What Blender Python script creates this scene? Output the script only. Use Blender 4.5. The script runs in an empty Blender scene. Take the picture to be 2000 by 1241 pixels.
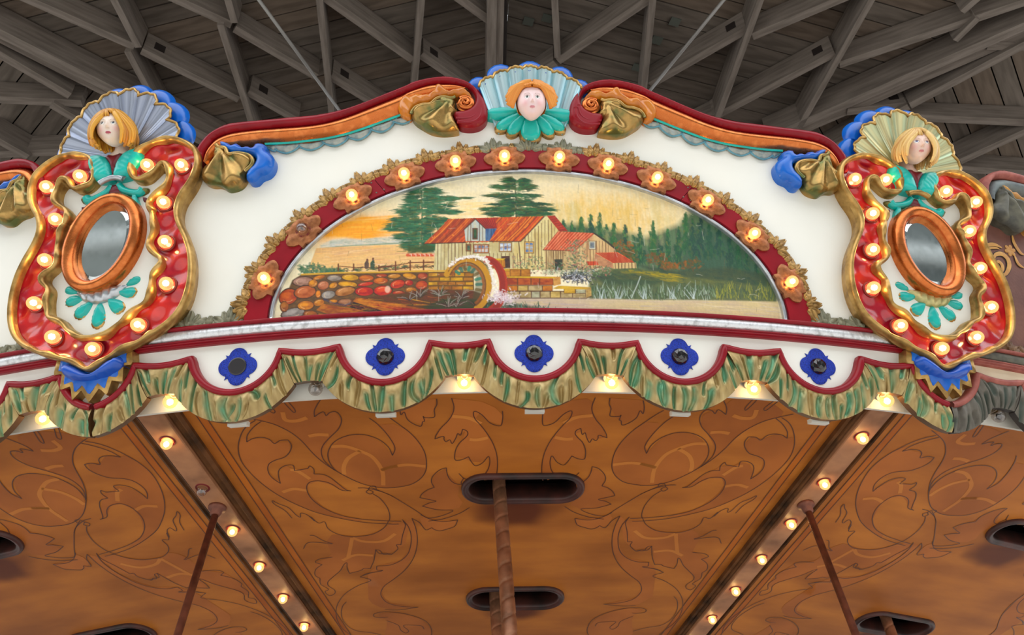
import bpy, math, random
import numpy as np
from mathutils import Matrix, Vector
from mathutils.geometry import delaunay_2d_cdt

random.seed(7)
RNG = np.random.default_rng(11)
SC = bpy.context.scene
COL = SC.collection

# ------------------------------------------------------------------ camera
# The carousel stands on the world z axis; its board ceiling is at z = ZC and the eye 1.5 m below it.
ZC = 3.2
FPX = 1416.138
PIT, ROL, YAW = 0.8370026, -0.0473221, 0.0643405
CAM = np.array([-0.135965, -8.336578, ZC - 1.5])
FW = np.array([math.sin(YAW) * math.cos(PIT), math.cos(YAW) * math.cos(PIT), math.sin(PIT)])
_r = np.array([math.cos(YAW), -math.sin(YAW), 0.0])
_u = np.cross(_r, FW)
RT = _r * math.cos(ROL) + _u * math.sin(ROL)
UP = -_r * math.sin(ROL) + _u * math.cos(ROL)
cd = bpy.data.cameras.new('camera')
cd.sensor_fit = 'HORIZONTAL'
cd.sensor_width = 36.0
cd.lens = FPX / 2000.0 * 36.0
cd.clip_start = 0.05
cam = bpy.data.objects.new('camera', cd)
COL.objects.link(cam)
cam.matrix_world = Matrix(((RT[0], UP[0], -FW[0], CAM[0]), (RT[1], UP[1], -FW[1], CAM[1]),
                           (RT[2], UP[2], -FW[2], CAM[2]), (0, 0, 0, 1)))
SC.camera = cam

# ------------------------------------------------------------------ daylight
world = bpy.data.worlds.new('overcast_sky')
SC.world = world
world.use_nodes = True
_bg = world.node_tree.nodes['Background']
_bg.inputs['Color'].default_value = (0.93, 0.965, 1.0, 1)
_bg.inputs['Strength'].default_value = 1.0
SUN = bpy.data.lights.new('sun', 'SUN')
SUN.energy = 3.0
SUN.angle = math.radians(3)
SUN.color = (1.0, 0.97, 0.92)
sun = bpy.data.objects.new('sun', SUN)
COL.objects.link(sun)
sun.rotation_euler = (math.radians(24), 0, math.radians(38))
SC.view_settings.view_transform = 'Standard'
SC.view_settings.look = 'None'
SC.view_settings.gamma = 1.0
SC.view_settings.use_curve_mapping = False
SC.view_settings.exposure = 1.38
BULB_POWER = 27.0
SC.cycles.adaptive_threshold = 0.02
SC.cycles.max_bounces = 7
SC.cycles.diffuse_bounces = 3
SC.cycles.glossy_bounces = 3
SC.cycles.transmission_bounces = 3
SC.cycles.transparent_max_bounces = 8

# ------------------------------------------------------------------ the board surface
# Rounding boards lie on a cone: radius R0 at height ZC + Z0, leaning outwards by TILT.
R0, Z0, TILT = 6.9, 0.12, math.radians(27)
ST, CT = math.sin(TILT), math.cos(TILT)
SECT = 2.59 / R0            # angle from one board to the next
UC = 0.02                   # arc position of the middle of the front board


def ray(x, y):
    return RT * (x - 1000.0) / FPX - UP * (y - 620.5) / FPX + FW


def board(x, y, d=0.0):
    """arc length u and slope height v where the line of sight through a photo point meets the board, d in front of it"""
    g = ray(x, y)

    def e(t):
        X = CAM + g * t
        return (math.hypot(X[0], X[1]) - R0) * CT - (X[2] - ZC - Z0) * ST - d
    t = 1.5
    for _ in range(25):
        v = e(t)
        t -= v / ((e(t + 1e-5) - v) / 1e-5)
    X = CAM + g * t
    rho = math.hypot(X[0], X[1])
    return (math.atan2(X[0], -X[1]) * R0, (rho - R0) * ST + (X[2] - ZC - Z0) * CT)


def zoom(x0, y0, s, pts, d=0.0):
    """points read off an enlarged crop (origin x0,y0, scale s) as (u, v) on the board"""
    return [board(x0 + a / s, y0 + b / s, d) for a, b in pts]


def plane_z(x, y, z):
    g = ray(x, y)
    return CAM + g * ((z - CAM[2]) / g[2])


def to3(P):
    """(u, v, d) -> world"""
    P = np.asarray(P, float).reshape(-1, 3)
    th = P[:, 0] / R0
    rho = R0 + P[:, 1] * ST + P[:, 2] * CT
    return np.stack([rho * np.sin(th), -rho * np.cos(th), ZC + Z0 + P[:, 1] * CT - P[:, 2] * ST], 1)


def frame(u, v, d=0.0, ang=0.0):
    """matrix whose x runs along the board, y up its slope, z out of it"""
    th = u / R0
    ex = np.array([math.cos(th), math.sin(th), 0])
    rad = np.array([math.sin(th), -math.cos(th), 0])
    ez = rad * CT - np.array([0, 0, ST])
    ey = rad * ST + np.array([0, 0, CT])
    a = ex * math.cos(ang) + ey * math.sin(ang)
    b = -ex * math.sin(ang) + ey * math.cos(ang)
    o = to3([(u, v, d)])[0]
    return Matrix(((a[0], b[0], ez[0], o[0]), (a[1], b[1], ez[1], o[1]), (a[2], b[2], ez[2], o[2]), (0, 0, 0, 1)))


# ------------------------------------------------------------------ materials
def lin(c):
    out = []
    for k in c[:3]:
        k = k / 255.0
        out.append(k / 12.92 if k <= 0.04045 else ((k + 0.055) / 1.055) ** 2.4)
    return tuple(out) + (1.0,)


MATS = {}


def mat(name, c1, c2=None, rough=0.4, metal=0.0, scale=20.0, bump=0.0, bscale=60.0, coat=0.0, stretch=None,
        detail=4.0, lo=0.35, hi=0.65, c3=None, spec=0.5, rvar=0.0):
    m = bpy.data.materials.new(name)
    m.use_nodes = True
    nt = m.node_tree
    b = nt.nodes['Principled BSDF']
    b.inputs['Roughness'].default_value = rough
    b.inputs['Metallic'].default_value = metal
    b.inputs['Specular IOR Level'].default_value = spec
    b.inputs['Coat Weight'].default_value = coat
    b.inputs['Coat Roughness'].default_value = 0.12
    b.inputs['Base Color'].default_value = lin(c1)
    tc = nt.nodes.new('ShaderNodeTexCoord')
    src = tc.outputs['Object']
    if stretch:
        mp = nt.nodes.new('ShaderNodeMapping')
        mp.inputs['Scale'].default_value = stretch
        nt.links.new(src, mp.inputs['Vector'])
        src = mp.outputs['Vector']
    if c2 is not None:
        n = nt.nodes.new('ShaderNodeTexNoise')
        n.inputs['Scale'].default_value = scale
        n.inputs['Detail'].default_value = detail
        nt.links.new(src, n.inputs['Vector'])
        r = nt.nodes.new('ShaderNodeValToRGB')
        r.color_ramp.elements[0].position = lo
        r.color_ramp.elements[1].position = hi
        r.color_ramp.elements[0].color = lin(c1)
        r.color_ramp.elements[1].color = lin(c2)
        if c3 is not None:
            e = r.color_ramp.elements.new((lo + hi) / 2)
            e.color = lin(c3)
        nt.links.new(n.outputs['Fac'], r.inputs['Fac'])
        nt.links.new(r.outputs['Color'], b.inputs['Base Color'])
        if rvar:
            mr = nt.nodes.new('ShaderNodeMapRange')
            mr.inputs['To Min'].default_value = rough - rvar
            mr.inputs['To Max'].default_value = rough + rvar
            nt.links.new(n.outputs['Fac'], mr.inputs['Value'])
            nt.links.new(mr.outputs['Result'], b.inputs['Roughness'])
    if bump:
        n2 = nt.nodes.new('ShaderNodeTexNoise')
        n2.inputs['Scale'].default_value = bscale
        n2.inputs['Detail'].default_value = 3.0
        nt.links.new(src, n2.inputs['Vector'])
        bp = nt.nodes.new('ShaderNodeBump')
        bp.inputs['Strength'].default_value = bump
        bp.inputs['Distance'].default_value = 0.004
        nt.links.new(n2.outputs['Fac'], bp.inputs['Height'])
        nt.links.new(bp.outputs['Normal'], b.inputs['Normal'])
    MATS[name] = m
    return m


def vcol_mat(name, rough=0.5, metal=0.0, coat=0.0, bump=0.0, bscale=200.0):
    m = mat(name, (200, 200, 200), rough=rough, metal=metal, coat=coat, bump=bump, bscale=bscale)
    nt = m.node_tree
    a = nt.nodes.new('ShaderNodeAttribute')
    a.attribute_name = 'paint'
    nt.links.new(a.outputs['Color'], nt.nodes['Principled BSDF'].inputs['Base Color'])
    return m


def glow_mat(name, col, strength):
    m = bpy.data.materials.new(name)
    m.use_nodes = True
    nt = m.node_tree
    nt.nodes.clear()
    o = nt.nodes.new('ShaderNodeOutputMaterial')
    e = nt.nodes.new('ShaderNodeEmission')
    e.inputs['Color'].default_value = col
    e.inputs['Strength'].default_value = strength
    nt.links.new(e.outputs[0], o.inputs[0])
    MATS[name] = m
    return m


def bulb_glass(name, tint, emit, estr, gloss=0.1, alpha=0.75):
    m = bpy.data.materials.new(name)
    m.use_nodes = True
    nt = m.node_tree
    nt.nodes.clear()
    o = nt.nodes.new('ShaderNodeOutputMaterial')
    t = nt.nodes.new('ShaderNodeBsdfTransparent')
    t.inputs['Color'].default_value = tint
    g = nt.nodes.new('ShaderNodeBsdfGlossy')
    g.inputs['Roughness'].default_value = 0.06
    mx = nt.nodes.new('ShaderNodeMixShader')
    mx.inputs[0].default_value = gloss
    nt.links.new(t.outputs[0], mx.inputs[1])
    nt.links.new(g.outputs[0], mx.inputs[2])
    last = mx
    if estr:
        e = nt.nodes.new('ShaderNodeEmission')
        e.inputs['Color'].default_value = emit
        e.inputs['Strength'].default_value = estr
        m2 = nt.nodes.new('ShaderNodeMixShader')
        m2.inputs[0].default_value = 1 - alpha
        nt.links.new(mx.outputs[0], m2.inputs[1])
        nt.links.new(e.outputs[0], m2.inputs[2])
        last = m2
    nt.links.new(last.outputs[0], o.inputs[0])
    m.cycles.emission_sampling = 'NONE'
    MATS[name] = m
    return m


mat('cream', (243, 241, 232), (238, 236, 226), rough=0.4, scale=3, spec=.35)
mat('red', (146, 14, 30), (132, 10, 26), rough=0.32, scale=12, spec=.3)
mat('copper', (222, 130, 70), (204, 112, 56), rough=0.27, metal=0.9, scale=34, c3=(200, 110, 56), rvar=0.04, bump=.05, bscale=80)
mat('rosette_copper', (176, 112, 70), (140, 84, 48), rough=0.42, metal=0.6, scale=60, bump=0.25, bscale=150)
mat('gold', (200, 162, 98), (146, 112, 62), rough=0.34, metal=0.75, scale=26, c3=(182, 144, 82), bump=0.06, bscale=90, rvar=0.06)
mat('dull_gold', (138, 116, 78), (100, 84, 54), rough=0.5, metal=0.5, scale=50)
mat('grey_gold', (150, 146, 122), (114, 112, 90), rough=0.55, metal=0.35, scale=50)
mat('trim_gold', (186, 146, 84), (136, 102, 54), rough=0.36, metal=0.6, scale=60)
mat('bronze_green', (196, 158, 92), (104, 110, 64), rough=0.28, metal=0.75, scale=16, c3=(170, 134, 76), rvar=0.05)
mat('fringe_gold', (196, 172, 118), (150, 124, 76), rough=0.38, metal=0.55, scale=18, c3=(178, 152, 98), bump=0.1, bscale=60)
mat('fringe_green', (58, 150, 104), (110, 150, 96), rough=0.45, metal=0.2, scale=40)
mat('turquoise', (12, 190, 176), (8, 172, 162), rough=0.3, scale=20, coat=0.2)
mat('blue', (2, 106, 206), (2, 90, 188), rough=0.28, scale=14, coat=0.2)
mat('deep_blue', (8, 84, 190), (6, 70, 172), rough=0.28, scale=14, coat=0.25)
mat('orange', (214, 130, 30), (196, 108, 22), rough=0.32, scale=18, coat=0.35)
mat('dark_red', (120, 22, 34), (92, 14, 28), rough=0.35, scale=30, coat=0.2)
mat('silver', (206, 208, 212), (170, 174, 180), rough=0.3, metal=0.8, scale=30, rvar=0.08)
mat('scale_grey', (150, 172, 178), (122, 140, 142), rough=0.35, metal=0.25, scale=40, c3=(168, 170, 160))
mat('scale_edge', (104, 168, 186), (88, 140, 156), rough=0.4, metal=0.2, scale=40)
mat('channel_red', (196, 40, 34), (150, 18, 40), rough=0.2, scale=9, coat=0.6, c3=(178, 30, 36), lo=0.4, hi=0.62)
mat('white_lining', (226, 222, 212), (212, 206, 194), rough=0.5, scale=8)
mat('jewel_black', (20, 16, 18), rough=0.06, coat=1.0)
mat('jewel_flat', (40, 36, 38), rough=0.35, coat=0.3)
mat('socket', (120, 24, 18), rough=0.5)
mat('socket_white', (214, 206, 190), rough=0.4)
mat('brass_base', (180, 150, 90), rough=0.3, metal=0.9)
mat('screw', (120, 110, 100), rough=0.45, metal=0.6)
glow_mat('filament_glow', (1.0, 0.72, 0.36, 1), BULB_POWER)
bulb_glass('lit_glass', (1.0, 0.88, 0.66, 1), (1.0, 0.50, 0.17, 1), .80, 0.07, 0.55)
bulb_glass('clear_glass', (0.82, 0.78, 0.76, 1), (1, 1, 1, 1), 0.0, 0.16)
mat('old_filament', (90, 80, 76), rough=0.5, metal=0.5)

# ------------------------------------------------------------------ objects
MW = {}


def root(name, loc, label=None, cat=None, group=None, kind=None):
    o = bpy.data.objects.new(name, None)
    o.empty_display_size = 0.1
    COL.objects.link(o)
    o.location = loc
    MW[o.name] = Matrix.Translation(Vector(loc))
    tag(o, label, cat, group, kind)
    return o


def tag(o, label=None, cat=None, group=None, kind=None):
    if label:
        o['label'] = label
    if cat:
        o['category'] = cat
    if group:
        o['group'] = group
    if kind:
        o['kind'] = kind
    return o


def mesh(name, V, F, mats, smooth=True, fm=None, cols=None, flat_from=None):
    V = np.asarray(V, float).reshape(-1, 3)
    me = bpy.data.meshes.new(name)
    if isinstance(F, np.ndarray):
        n, k = F.shape
        me.vertices.add(len(V))
        me.vertices.foreach_set('co', V.ravel())
        me.loops.add(n * k)
        me.loops.foreach_set('vertex_index', F.ravel().astype(np.int32))
        me.polygons.add(n)
        me.polygons.foreach_set('loop_start', np.arange(0, n * k, k, dtype=np.int32))
        me.polygons.foreach_set('loop_total', np.full(n, k, dtype=np.int32))
        me.update(calc_edges=True)
    else:
        me.from_pydata([tuple(v) for v in V], [], F)
    for m in (mats if isinstance(mats, (list, tuple)) else [mats]):
        me.materials.append(MATS[m])
    n = len(me.polygons)
    sm = np.full(n, bool(smooth))
    if flat_from is not None:
        sm[flat_from:] = False
    me.polygons.foreach_set('use_smooth', sm)
    if fm is not None:
        me.polygons.foreach_set('material_index', np.asarray(fm, dtype=np.int32))
    if cols is not None:
        a = me.color_attributes.new('paint', 'FLOAT_COLOR', 'POINT')
        c = np.ones((len(V), 4))
        c[:, :3] = cols
        a.data.foreach_set('color', c.ravel())
    me.update()
    return me


def put(name, me, parent=None, M=None):
    """link one mesh object at world matrix M under its parent"""
    o = bpy.data.objects.new(name, me)
    COL.objects.link(o)
    M = M if M is not None else Matrix.Identity(4)
    MW[o.name] = M
    if parent is not None:
        o.parent = parent
        o.matrix_local = MW[parent.name].inverted() @ M
    else:
        o.matrix_world = M
    return o


def part(name, V, F, mats, parent, **k):
    """a mesh given in world coordinates, its origin at its own centre"""
    V = np.asarray(V, float).reshape(-1, 3)
    c = (V.min(0) + V.max(0)) / 2
    return put(name, mesh(name, V - c, F, mats, **k), parent, Matrix.Translation(Vector(c)))


def copy_tree(o, parent=None, M=None, remap=None):
    c = o.copy()
    COL.objects.link(c)
    if M is not None:
        c.matrix_world = M @ MW[o.name]
        MW[c.name] = M @ MW[o.name]
    if parent is not None:
        c.parent = parent
    if remap and c.type == 'MESH':
        key = c.data.name
        if key not in remap['_done']:
            d = c.data.copy()
            for i, m in enumerate(d.materials):
                if m.name in remap:
                    d.materials[i] = MATS[remap[m.name]]
            remap['_done'][key] = d
        c.data = remap['_done'][key]
    for ch in list(o.children):
        copy_tree(ch, c, None, remap)
    return c


# ------------------------------------------------------------------ shape tools
def smooth_path(pts, closed=False, n=6):
    P = np.asarray(pts, float)
    N = len(P)
    out = []
    rng = range(N if closed else N - 1)
    for i in rng:
        if closed:
            p0, p1, p2, p3 = P[(i - 1) % N], P[i], P[(i + 1) % N], P[(i + 2) % N]
        else:
            p1, p2 = P[i], P[i + 1]
            p0 = P[i - 1] if i > 0 else 2 * p1 - p2
            p3 = P[i + 2] if i + 2 < N else 2 * p2 - p1
        for k in range(n):
            t = k / n
            out.append(0.5 * ((2 * p1) + (-p0 + p2) * t + (2 * p0 - 5 * p1 + 4 * p2 - p3) * t * t + (-p0 + 3 * p1 - 3 * p2 + p3) * t ** 3))
    if not closed:
        out.append(P[-1])
    return np.array(out)


def resample(P, step, closed=False):
    P = np.asarray(P, float)
    Q = np.vstack([P, P[:1]]) if closed else P
    L = np.r_[0, np.cumsum(np.linalg.norm(np.diff(Q, axis=0), axis=1))]
    n = max(3, int(round(L[-1] / step)))
    s = np.linspace(0, L[-1], n + 1)
    if closed:
        s = s[:-1]
    return np.stack([np.interp(s, L, Q[:, k]) for k in range(P.shape[1])], 1)


def inside(poly, pts):
    x, y = pts[:, 0], pts[:, 1]
    r = np.zeros(len(pts), bool)
    j = len(poly) - 1
    for i in range(len(poly)):
        xi, yi = poly[i][0], poly[i][1]
        xj, yj = poly[j][0], poly[j][1]
        if yi != yj:
            c = ((yi > y) != (yj > y)) & (x < (xj - xi) * (y - yi) / (yj - yi) + xi)
            r ^= c
        j = i
    return r


def edge_dist(poly, pts, closed=True):
    A = np.asarray(poly, float)
    B = np.roll(A, -1, axis=0)
    if not closed:
        A, B = A[:-1], B[:-1]
    best = np.full(len(pts), 1e9)
    for a, b in zip(A, B):
        d = b - a
        L = d @ d
        t = np.clip(((pts - a) @ d) / L, 0, 1) if L > 0 else np.zeros(len(pts))
        q = a + t[:, None] * d
        best = np.minimum(best, ((pts - q) ** 2).sum(1))
    return np.sqrt(best)


def relief(poly, h, rw, d0=0.0, edge=0.004, g=0.008, mod=None, smooth=True, sink=0.004, holes=None, power=0.5, wall=True):
    """carved piece: an outline filled with a pillowed top; returns (u,v,d) vertices, faces, index of first wall face"""
    P = smooth_path(poly, True, 5) if smooth else np.asarray(poly, float)
    P = resample(P, g, True)
    loops = [P] + [resample(np.asarray(q, float), min(g, .02), True) for q in (holes or [])]
    lo, hi = P.min(0), P.max(0)
    xs = np.arange(lo[0], hi[0], g)
    ys = np.arange(lo[1], hi[1], g * 0.866)
    gx, gy = np.meshgrid(xs, ys)
    gx = gx + (np.arange(len(ys)) % 2)[:, None] * g * 0.5
    Q = np.stack([gx.ravel(), gy.ravel()], 1)
    if len(Q):
        m = inside(P, Q)
        for q in loops[1:]:
            m &= ~inside(q, Q)
        Q = Q[m]
    if len(Q):
        dd = edge_dist(P, Q)
        for q in loops[1:]:
            dd = np.minimum(dd, edge_dist(q, Q))
        Q = Q[dd > g * 0.55]
    allp = np.vstack(loops + [Q]) if len(Q) else np.vstack(loops)
    edges = []
    k = 0
    for q in loops:
        n = len(q)
        edges += [(k + i, k + (i + 1) % n) for i in range(n)]
        k += n
    res = delaunay_2d_cdt([Vector(p) for p in allp], edges, [], 0, 1e-7)
    V2 = np.array([tuple(v) for v in res[0]])
    F = [tuple(f) for f in res[2]]
    cen = np.array([V2[list(f)].mean(0) for f in F])
    keep = inside(P, cen)
    for q in loops[1:]:
        keep &= ~inside(q, cen)
    F = [f for f, kk in zip(F, keep) if kk]
    for i, f in enumerate(F):
        a, b, c = V2[f[0]], V2[f[1]], V2[f[2]]
        if (b[0] - a[0]) * (c[1] - a[1]) - (b[1] - a[1]) * (c[0] - a[0]) < 0:
            F[i] = f[::-1]
    dist = edge_dist(P, V2)
    for q in loops[1:]:
        dist = np.minimum(dist, edge_dist(q, V2))
    t = np.clip(dist / rw, 0, 1)
    z = d0 + edge + h * (1 - (1 - t) ** 2) ** power
    if mod is not None:
        z = z + mod(V2[:, 0], V2[:, 1], t)
    V = np.column_stack([V2, z])
    nf = len(F)
    if wall:
        cnt = {}
        for f in F:
            for i in range(3):
                e = (f[i], f[(i + 1) % 3])
                cnt[e] = 1
        rim = [e for e in cnt if (e[1], e[0]) not in cnt]
        base = len(V)
        idx = {}
        add = []
        for a, b in rim:
            for q in (a, b):
                if q not in idx:
                    idx[q] = base + len(add)
                    add.append(V[q])
                    add.append((V[q][0], V[q][1], d0 - sink))
        V = np.vstack([V, np.array(add)])
        for a, b in rim:
            F.append((idx[b], idx[a], idx[a] + 1, idx[b] + 1))
    return V, F, nf


def carve(name, poly, h, rw, mats, parent, d0=0.0, wrap=True, M=None, **k):
    V, F, nf = relief(poly, h, rw, d0, **k)
    if wrap:
        return part(name, to3(V), F, mats, parent, flat_from=nf)
    return put(name, mesh(name, V, F, mats, flat_from=nf), parent, M)


def sweep(path, prof, closed=False, d=0.0, widths=None):
    """run a profile [(across, out)] along a (u,v) or (u,v,d) path; across is to the left of travel"""
    P = np.asarray(path, float)
    if P.shape[1] == 2:
        P = np.column_stack([P, np.full(len(P), d)])
    if closed:
        T = np.roll(P, -1, 0) - np.roll(P, 1, 0)
    else:
        T = np.gradient(P, axis=0)
    T = T[:, :2] / np.maximum(np.linalg.norm(T[:, :2], axis=1), 1e-9)[:, None]
    Nn = np.stack([-T[:, 1], T[:, 0]], 1)
    n, m = len(P), len(prof)
    w = np.ones(n) if widths is None else np.asarray(widths)
    V = np.zeros((n, m, 3))
    for j, (a, b) in enumerate(prof):
        V[:, j, :2] = P[:, :2] + Nn * (a * w)[:, None]
        V[:, j, 2] = P[:, 2] + b * w
    F = []
    for i in range(n if closed else n - 1):
        k = (i + 1) % n
        for j in range(m - 1):
            F.append((i * m + j, i * m + j + 1, k * m + j + 1, k * m + j))
    V = V.reshape(-1, 3)
    if not closed:
        F.append(tuple(range(m)))
        F.append(tuple((n - 1) * m + j for j in reversed(range(m))))
    return V, [f[::-1] for f in F]


def half_round(r, k=8, flat=1.0, base=0.0):
    return [(r * math.cos(math.pi * i / k), base + r * flat * math.sin(math.pi * i / k)) for i in range(k + 1)]


def bead(name, path, r, mats, parent, closed=False, d=0.0, flat=1.0, k=8, widths=None):
    V, F = sweep(path, half_round(r, k, flat), closed, d, widths)
    return part(name, to3(V), F, mats, parent)


def tube(path, radii, k=10):
    """round bar through 3-D points"""
    P = np.asarray(path, float)
    R = np.full(len(P), radii) if np.isscalar(radii) else np.asarray(radii)
    T = np.gradient(P, axis=0)
    T /= np.maximum(np.linalg.norm(T, axis=1), 1e-9)[:, None]
    ref = np.array([0.13, 0.21, 0.97]) if abs(T[0] @ np.array([0.13, 0.21, 0.97])) < 0.9 else np.array([1.0, 0, 0])
    V = []
    for p, t, r in zip(P, T, R):
        a = np.cross(t, ref)
        a /= np.linalg.norm(a)
        b = np.cross(t, a)
        ref = np.cross(a, t)
        for j in range(k):
            w = 2 * math.pi * j / k
            V.append(p + r * (math.cos(w) * a + math.sin(w) * b))
    F = []
    n = len(P)
    for i in range(n - 1):
        for j in range(k):
            F.append((i * k + j, i * k + (j + 1) % k, (i + 1) * k + (j + 1) % k, (i + 1) * k + j))
    F.append(tuple(reversed(range(k))))
    F.append(tuple((n - 1) * k + j for j in range(k)))
    return np.array(V), F


def lathe(prof, k=20):
    """spin [(radius, z)] about z"""
    V, F = [], []
    for r, z in prof:
        for j in range(k):
            w = 2 * math.pi * j / k
            V.append((r * math.cos(w), r * math.sin(w), z))
    for i in range(len(prof) - 1):
        for j in range(k):
            F.append((i * k + j, i * k + (j + 1) % k, (i + 1) * k + (j + 1) % k, (i + 1) * k + j))
    return np.array(V), F


def merge(*parts):
    """several (V, F) into one with face-group numbers"""
    VV, FF, G = [], [], []
    n = 0
    for i, (V, F) in enumerate(parts):
        V = np.asarray(V, float)
        VV.append(V)
        FF += [tuple(a + n for a in f) for f in F]
        G += [i] * len(F)
        n += len(V)
    return np.vstack(VV), FF, G


def box(x0, x1, y0, y1, z0, z1):
    V = [(x, y, z) for z in (z0, z1) for y in (y0, y1) for x in (x0, x1)]
    F = [(0, 2, 3, 1), (4, 5, 7, 6), (0, 1, 5, 4), (2, 6, 7, 3), (0, 4, 6, 2), (1, 3, 7, 5)]
    return np.array(V, float), F


# light bulbs: a clear globe with a glowing heart, screwed into a socket
def bulb_mesh(name, r, lit):
    prof = [(0.0, r * 2.3)] + [(r * math.sin(a), r * 1.3 + r * math.cos(a)) for a in np.linspace(0.15, 2.35, 12)] + [(r * 0.5, r * 0.25), (r * 0.5, 0)]
    V1, F1 = lathe(prof, 20)
    core = [(r * 0.46 * math.sin(a), r * 1.40 + r * 0.50 * math.cos(a)) for a in np.linspace(0.02, 3.12, 6)]
    V2, F2 = lathe(core if lit else [(q * 0.35, z) for q, z in core], 8)
    V3, F3 = lathe([(r * 0.52, r * 0.28), (r * 0.52, -r * 0.3)], 14)
    V, F, G = merge((V1, [f[::-1] for f in F1]), (V2, [f[::-1] for f in F2]), (V3, [f[::-1] for f in F3]))
    return mesh(name, V, F, ['lit_glass' if lit else 'clear_glass', 'filament_glow' if lit else 'old_filament', 'brass_base'], fm=G)


BULB = {}


def bulb(parent, M, r=0.021, lit=True, sink=0.62):
    k = (round(r, 4), lit)
    if k not in BULB:
        BULB[k] = bulb_mesh('bulb', r, lit)
    return put('bulb', BULB[k], parent, M @ Matrix.Translation(Vector((0, 0, -sink * r))))


_sock = {}


def socket(parent, M, r=0.021, m='socket'):
    k = (round(r, 4), m)
    if k not in _sock:
        V, F = lathe([(r * 0.5, -0.004), (r * 1.08, -0.003), (r * 1.10, .0015), (r * 1.18, .0025), (r * 1.22, .0005), (r * 1.34, .001), (r * 1.40, .003), (r * 1.48, 0.0)], 26)
        _sock[k] = mesh('socket', V, F, m)
    return put('socket', _sock[k], parent, M)

# ------------------------------------------------------------------ rounding board
def ruled(A, B, n, dfun, nt=8):
    """surface between two (u,v) paths; dfun(s, t) gives the height off the board"""
    def rs(P):
        P = np.asarray(P, float)
        L = np.r_[0, np.cumsum(np.linalg.norm(np.diff(P, axis=0), axis=1))]
        s = np.linspace(0, L[-1], n)
        return np.stack([np.interp(s, L, P[:, 0]), np.interp(s, L, P[:, 1])], 1)
    a, b = rs(A), rs(B)
    s = np.linspace(0, 1, n)
    V = np.zeros((n, nt + 1, 3))
    for j in range(nt + 1):
        t = j / nt
        V[:, j, :2] = a * (1 - t) + b * t
        V[:, j, 2] = dfun(s, t)
    m = nt + 1
    i, j = np.meshgrid(np.arange(n - 1), np.arange(nt), indexing='ij')
    q = (i * m + j).ravel()
    F = np.stack([q, q + 1, q + m + 1, q + m], 1)
    return V.reshape(-1, 3), [tuple(int(x) for x in f) for f in F]


def rim_skirt(V, F, d):
    """close a surface downwards to height d"""
    cnt = {}
    for f in F:
        for i in range(len(f)):
            cnt[(f[i], f[(i + 1) % len(f)])] = 1
    rim = [e for e in cnt if (e[1], e[0]) not in cnt]
    V = list(map(tuple, V))
    F = list(F)
    idx = {}
    n0 = len(F)
    for e in rim:
        for q in e:
            if q not in idx:
                idx[q] = len(V)
                V.append(V[q])
                V.append((V[q][0], V[q][1], d))
    for a, b in rim:
        F.append((idx[b], idx[a], idx[a] + 1, idx[b] + 1))
    return np.array(V), F, n0


def ell(a, b, ph, off=0.0):
    """point on the arch ellipse, off outwards along its normal"""
    x, y = a * math.cos(ph), b * math.sin(ph)
    nx, ny = math.cos(ph) / a, math.sin(ph) / b
    L = math.hypot(nx, ny)
    return UC + x + nx / L * off, y + ny / L * off


def ell_path(a, b, p0, p1, n, off=0.0):
    return np.array([ell(a, b, p, off) for p in np.linspace(p0, p1, n)])


def mir(P):
    return [(2 * UC - p[0],) + tuple(p[1:]) for p in P][::-1]


def leaf_patch(cx, cy, ang, L, W, h, nu=7, nv=6, crease=0.25, z0=0.0):
    """pointed, domed leaf lying in the local x/y plane"""
    V, F = [], []
    for i in range(nu + 1):
        s = i / nu
        w = W * (math.sin(math.pi * min(s * 0.80 + 0.13, 1)) ** 0.6)
        for j in range(nv + 1):
            t = -1 + 2 * j / nv
            x = L * s
            y = w * t
            z = z0 + h * math.sqrt(max(0, 1 - t * t)) * (0.4 + 0.6 * math.sin(math.pi * min(1, s + 0.12))) - h * crease * math.exp(-(t / 0.25) ** 2)
            V.append((cx + x * math.cos(ang) - y * math.sin(ang), cy + x * math.sin(ang) + y * math.cos(ang), z))
    for i in range(nu):
        for j in range(nv):
            q = i * (nv + 1) + j
            F.append((q, q + nv + 1, q + nv + 2, q + 1))
    return np.array(V), F


def palmette(name, mats):
    L = []
    for a, l, w, x, h in ((90, .044, .0105, 0, .016), (72, .036, .009, .007, .012), (108, .036, .009, -.007, .012), (38, .036, .013, .011, .014), (142, .036, .013, -.011, .014)):
        L.append(leaf_patch(x, -.004, math.radians(a), l, w, h, crease=.45))
    L.append(leaf_patch(0, -.004, math.radians(90), .022, .008, .020))
    L.append(leaf_patch(.013, -.005, math.radians(60), .016, .008, .016))
    L.append(leaf_patch(-.013, -.005, math.radians(120), .016, .008, .016))
    V, F, G = merge(*L)
    return mesh(name, V, F, mats)


def bud(name, mats):
    V, F, G = merge(leaf_patch(0, -.004, math.radians(90), .027, .010, .014), leaf_patch(-.012, -.005, math.radians(100), .017, .009, .012),
                    leaf_patch(.012, -.005, math.radians(80), .017, .009, .012))
    return mesh(name, V, F, mats)


HALF = 1.292
mat('fascia_cream', (243, 241, 232), (238, 236, 226), rough=0.4, scale=3, spec=.35)
SCP = 0.4375

B = root('rounding_board', to3([(UC, -0.2, 0)])[0],
         'long cream rounding board with arched mill painting in a red bulb-studded frame', 'board', 'rounding boards')

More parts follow.
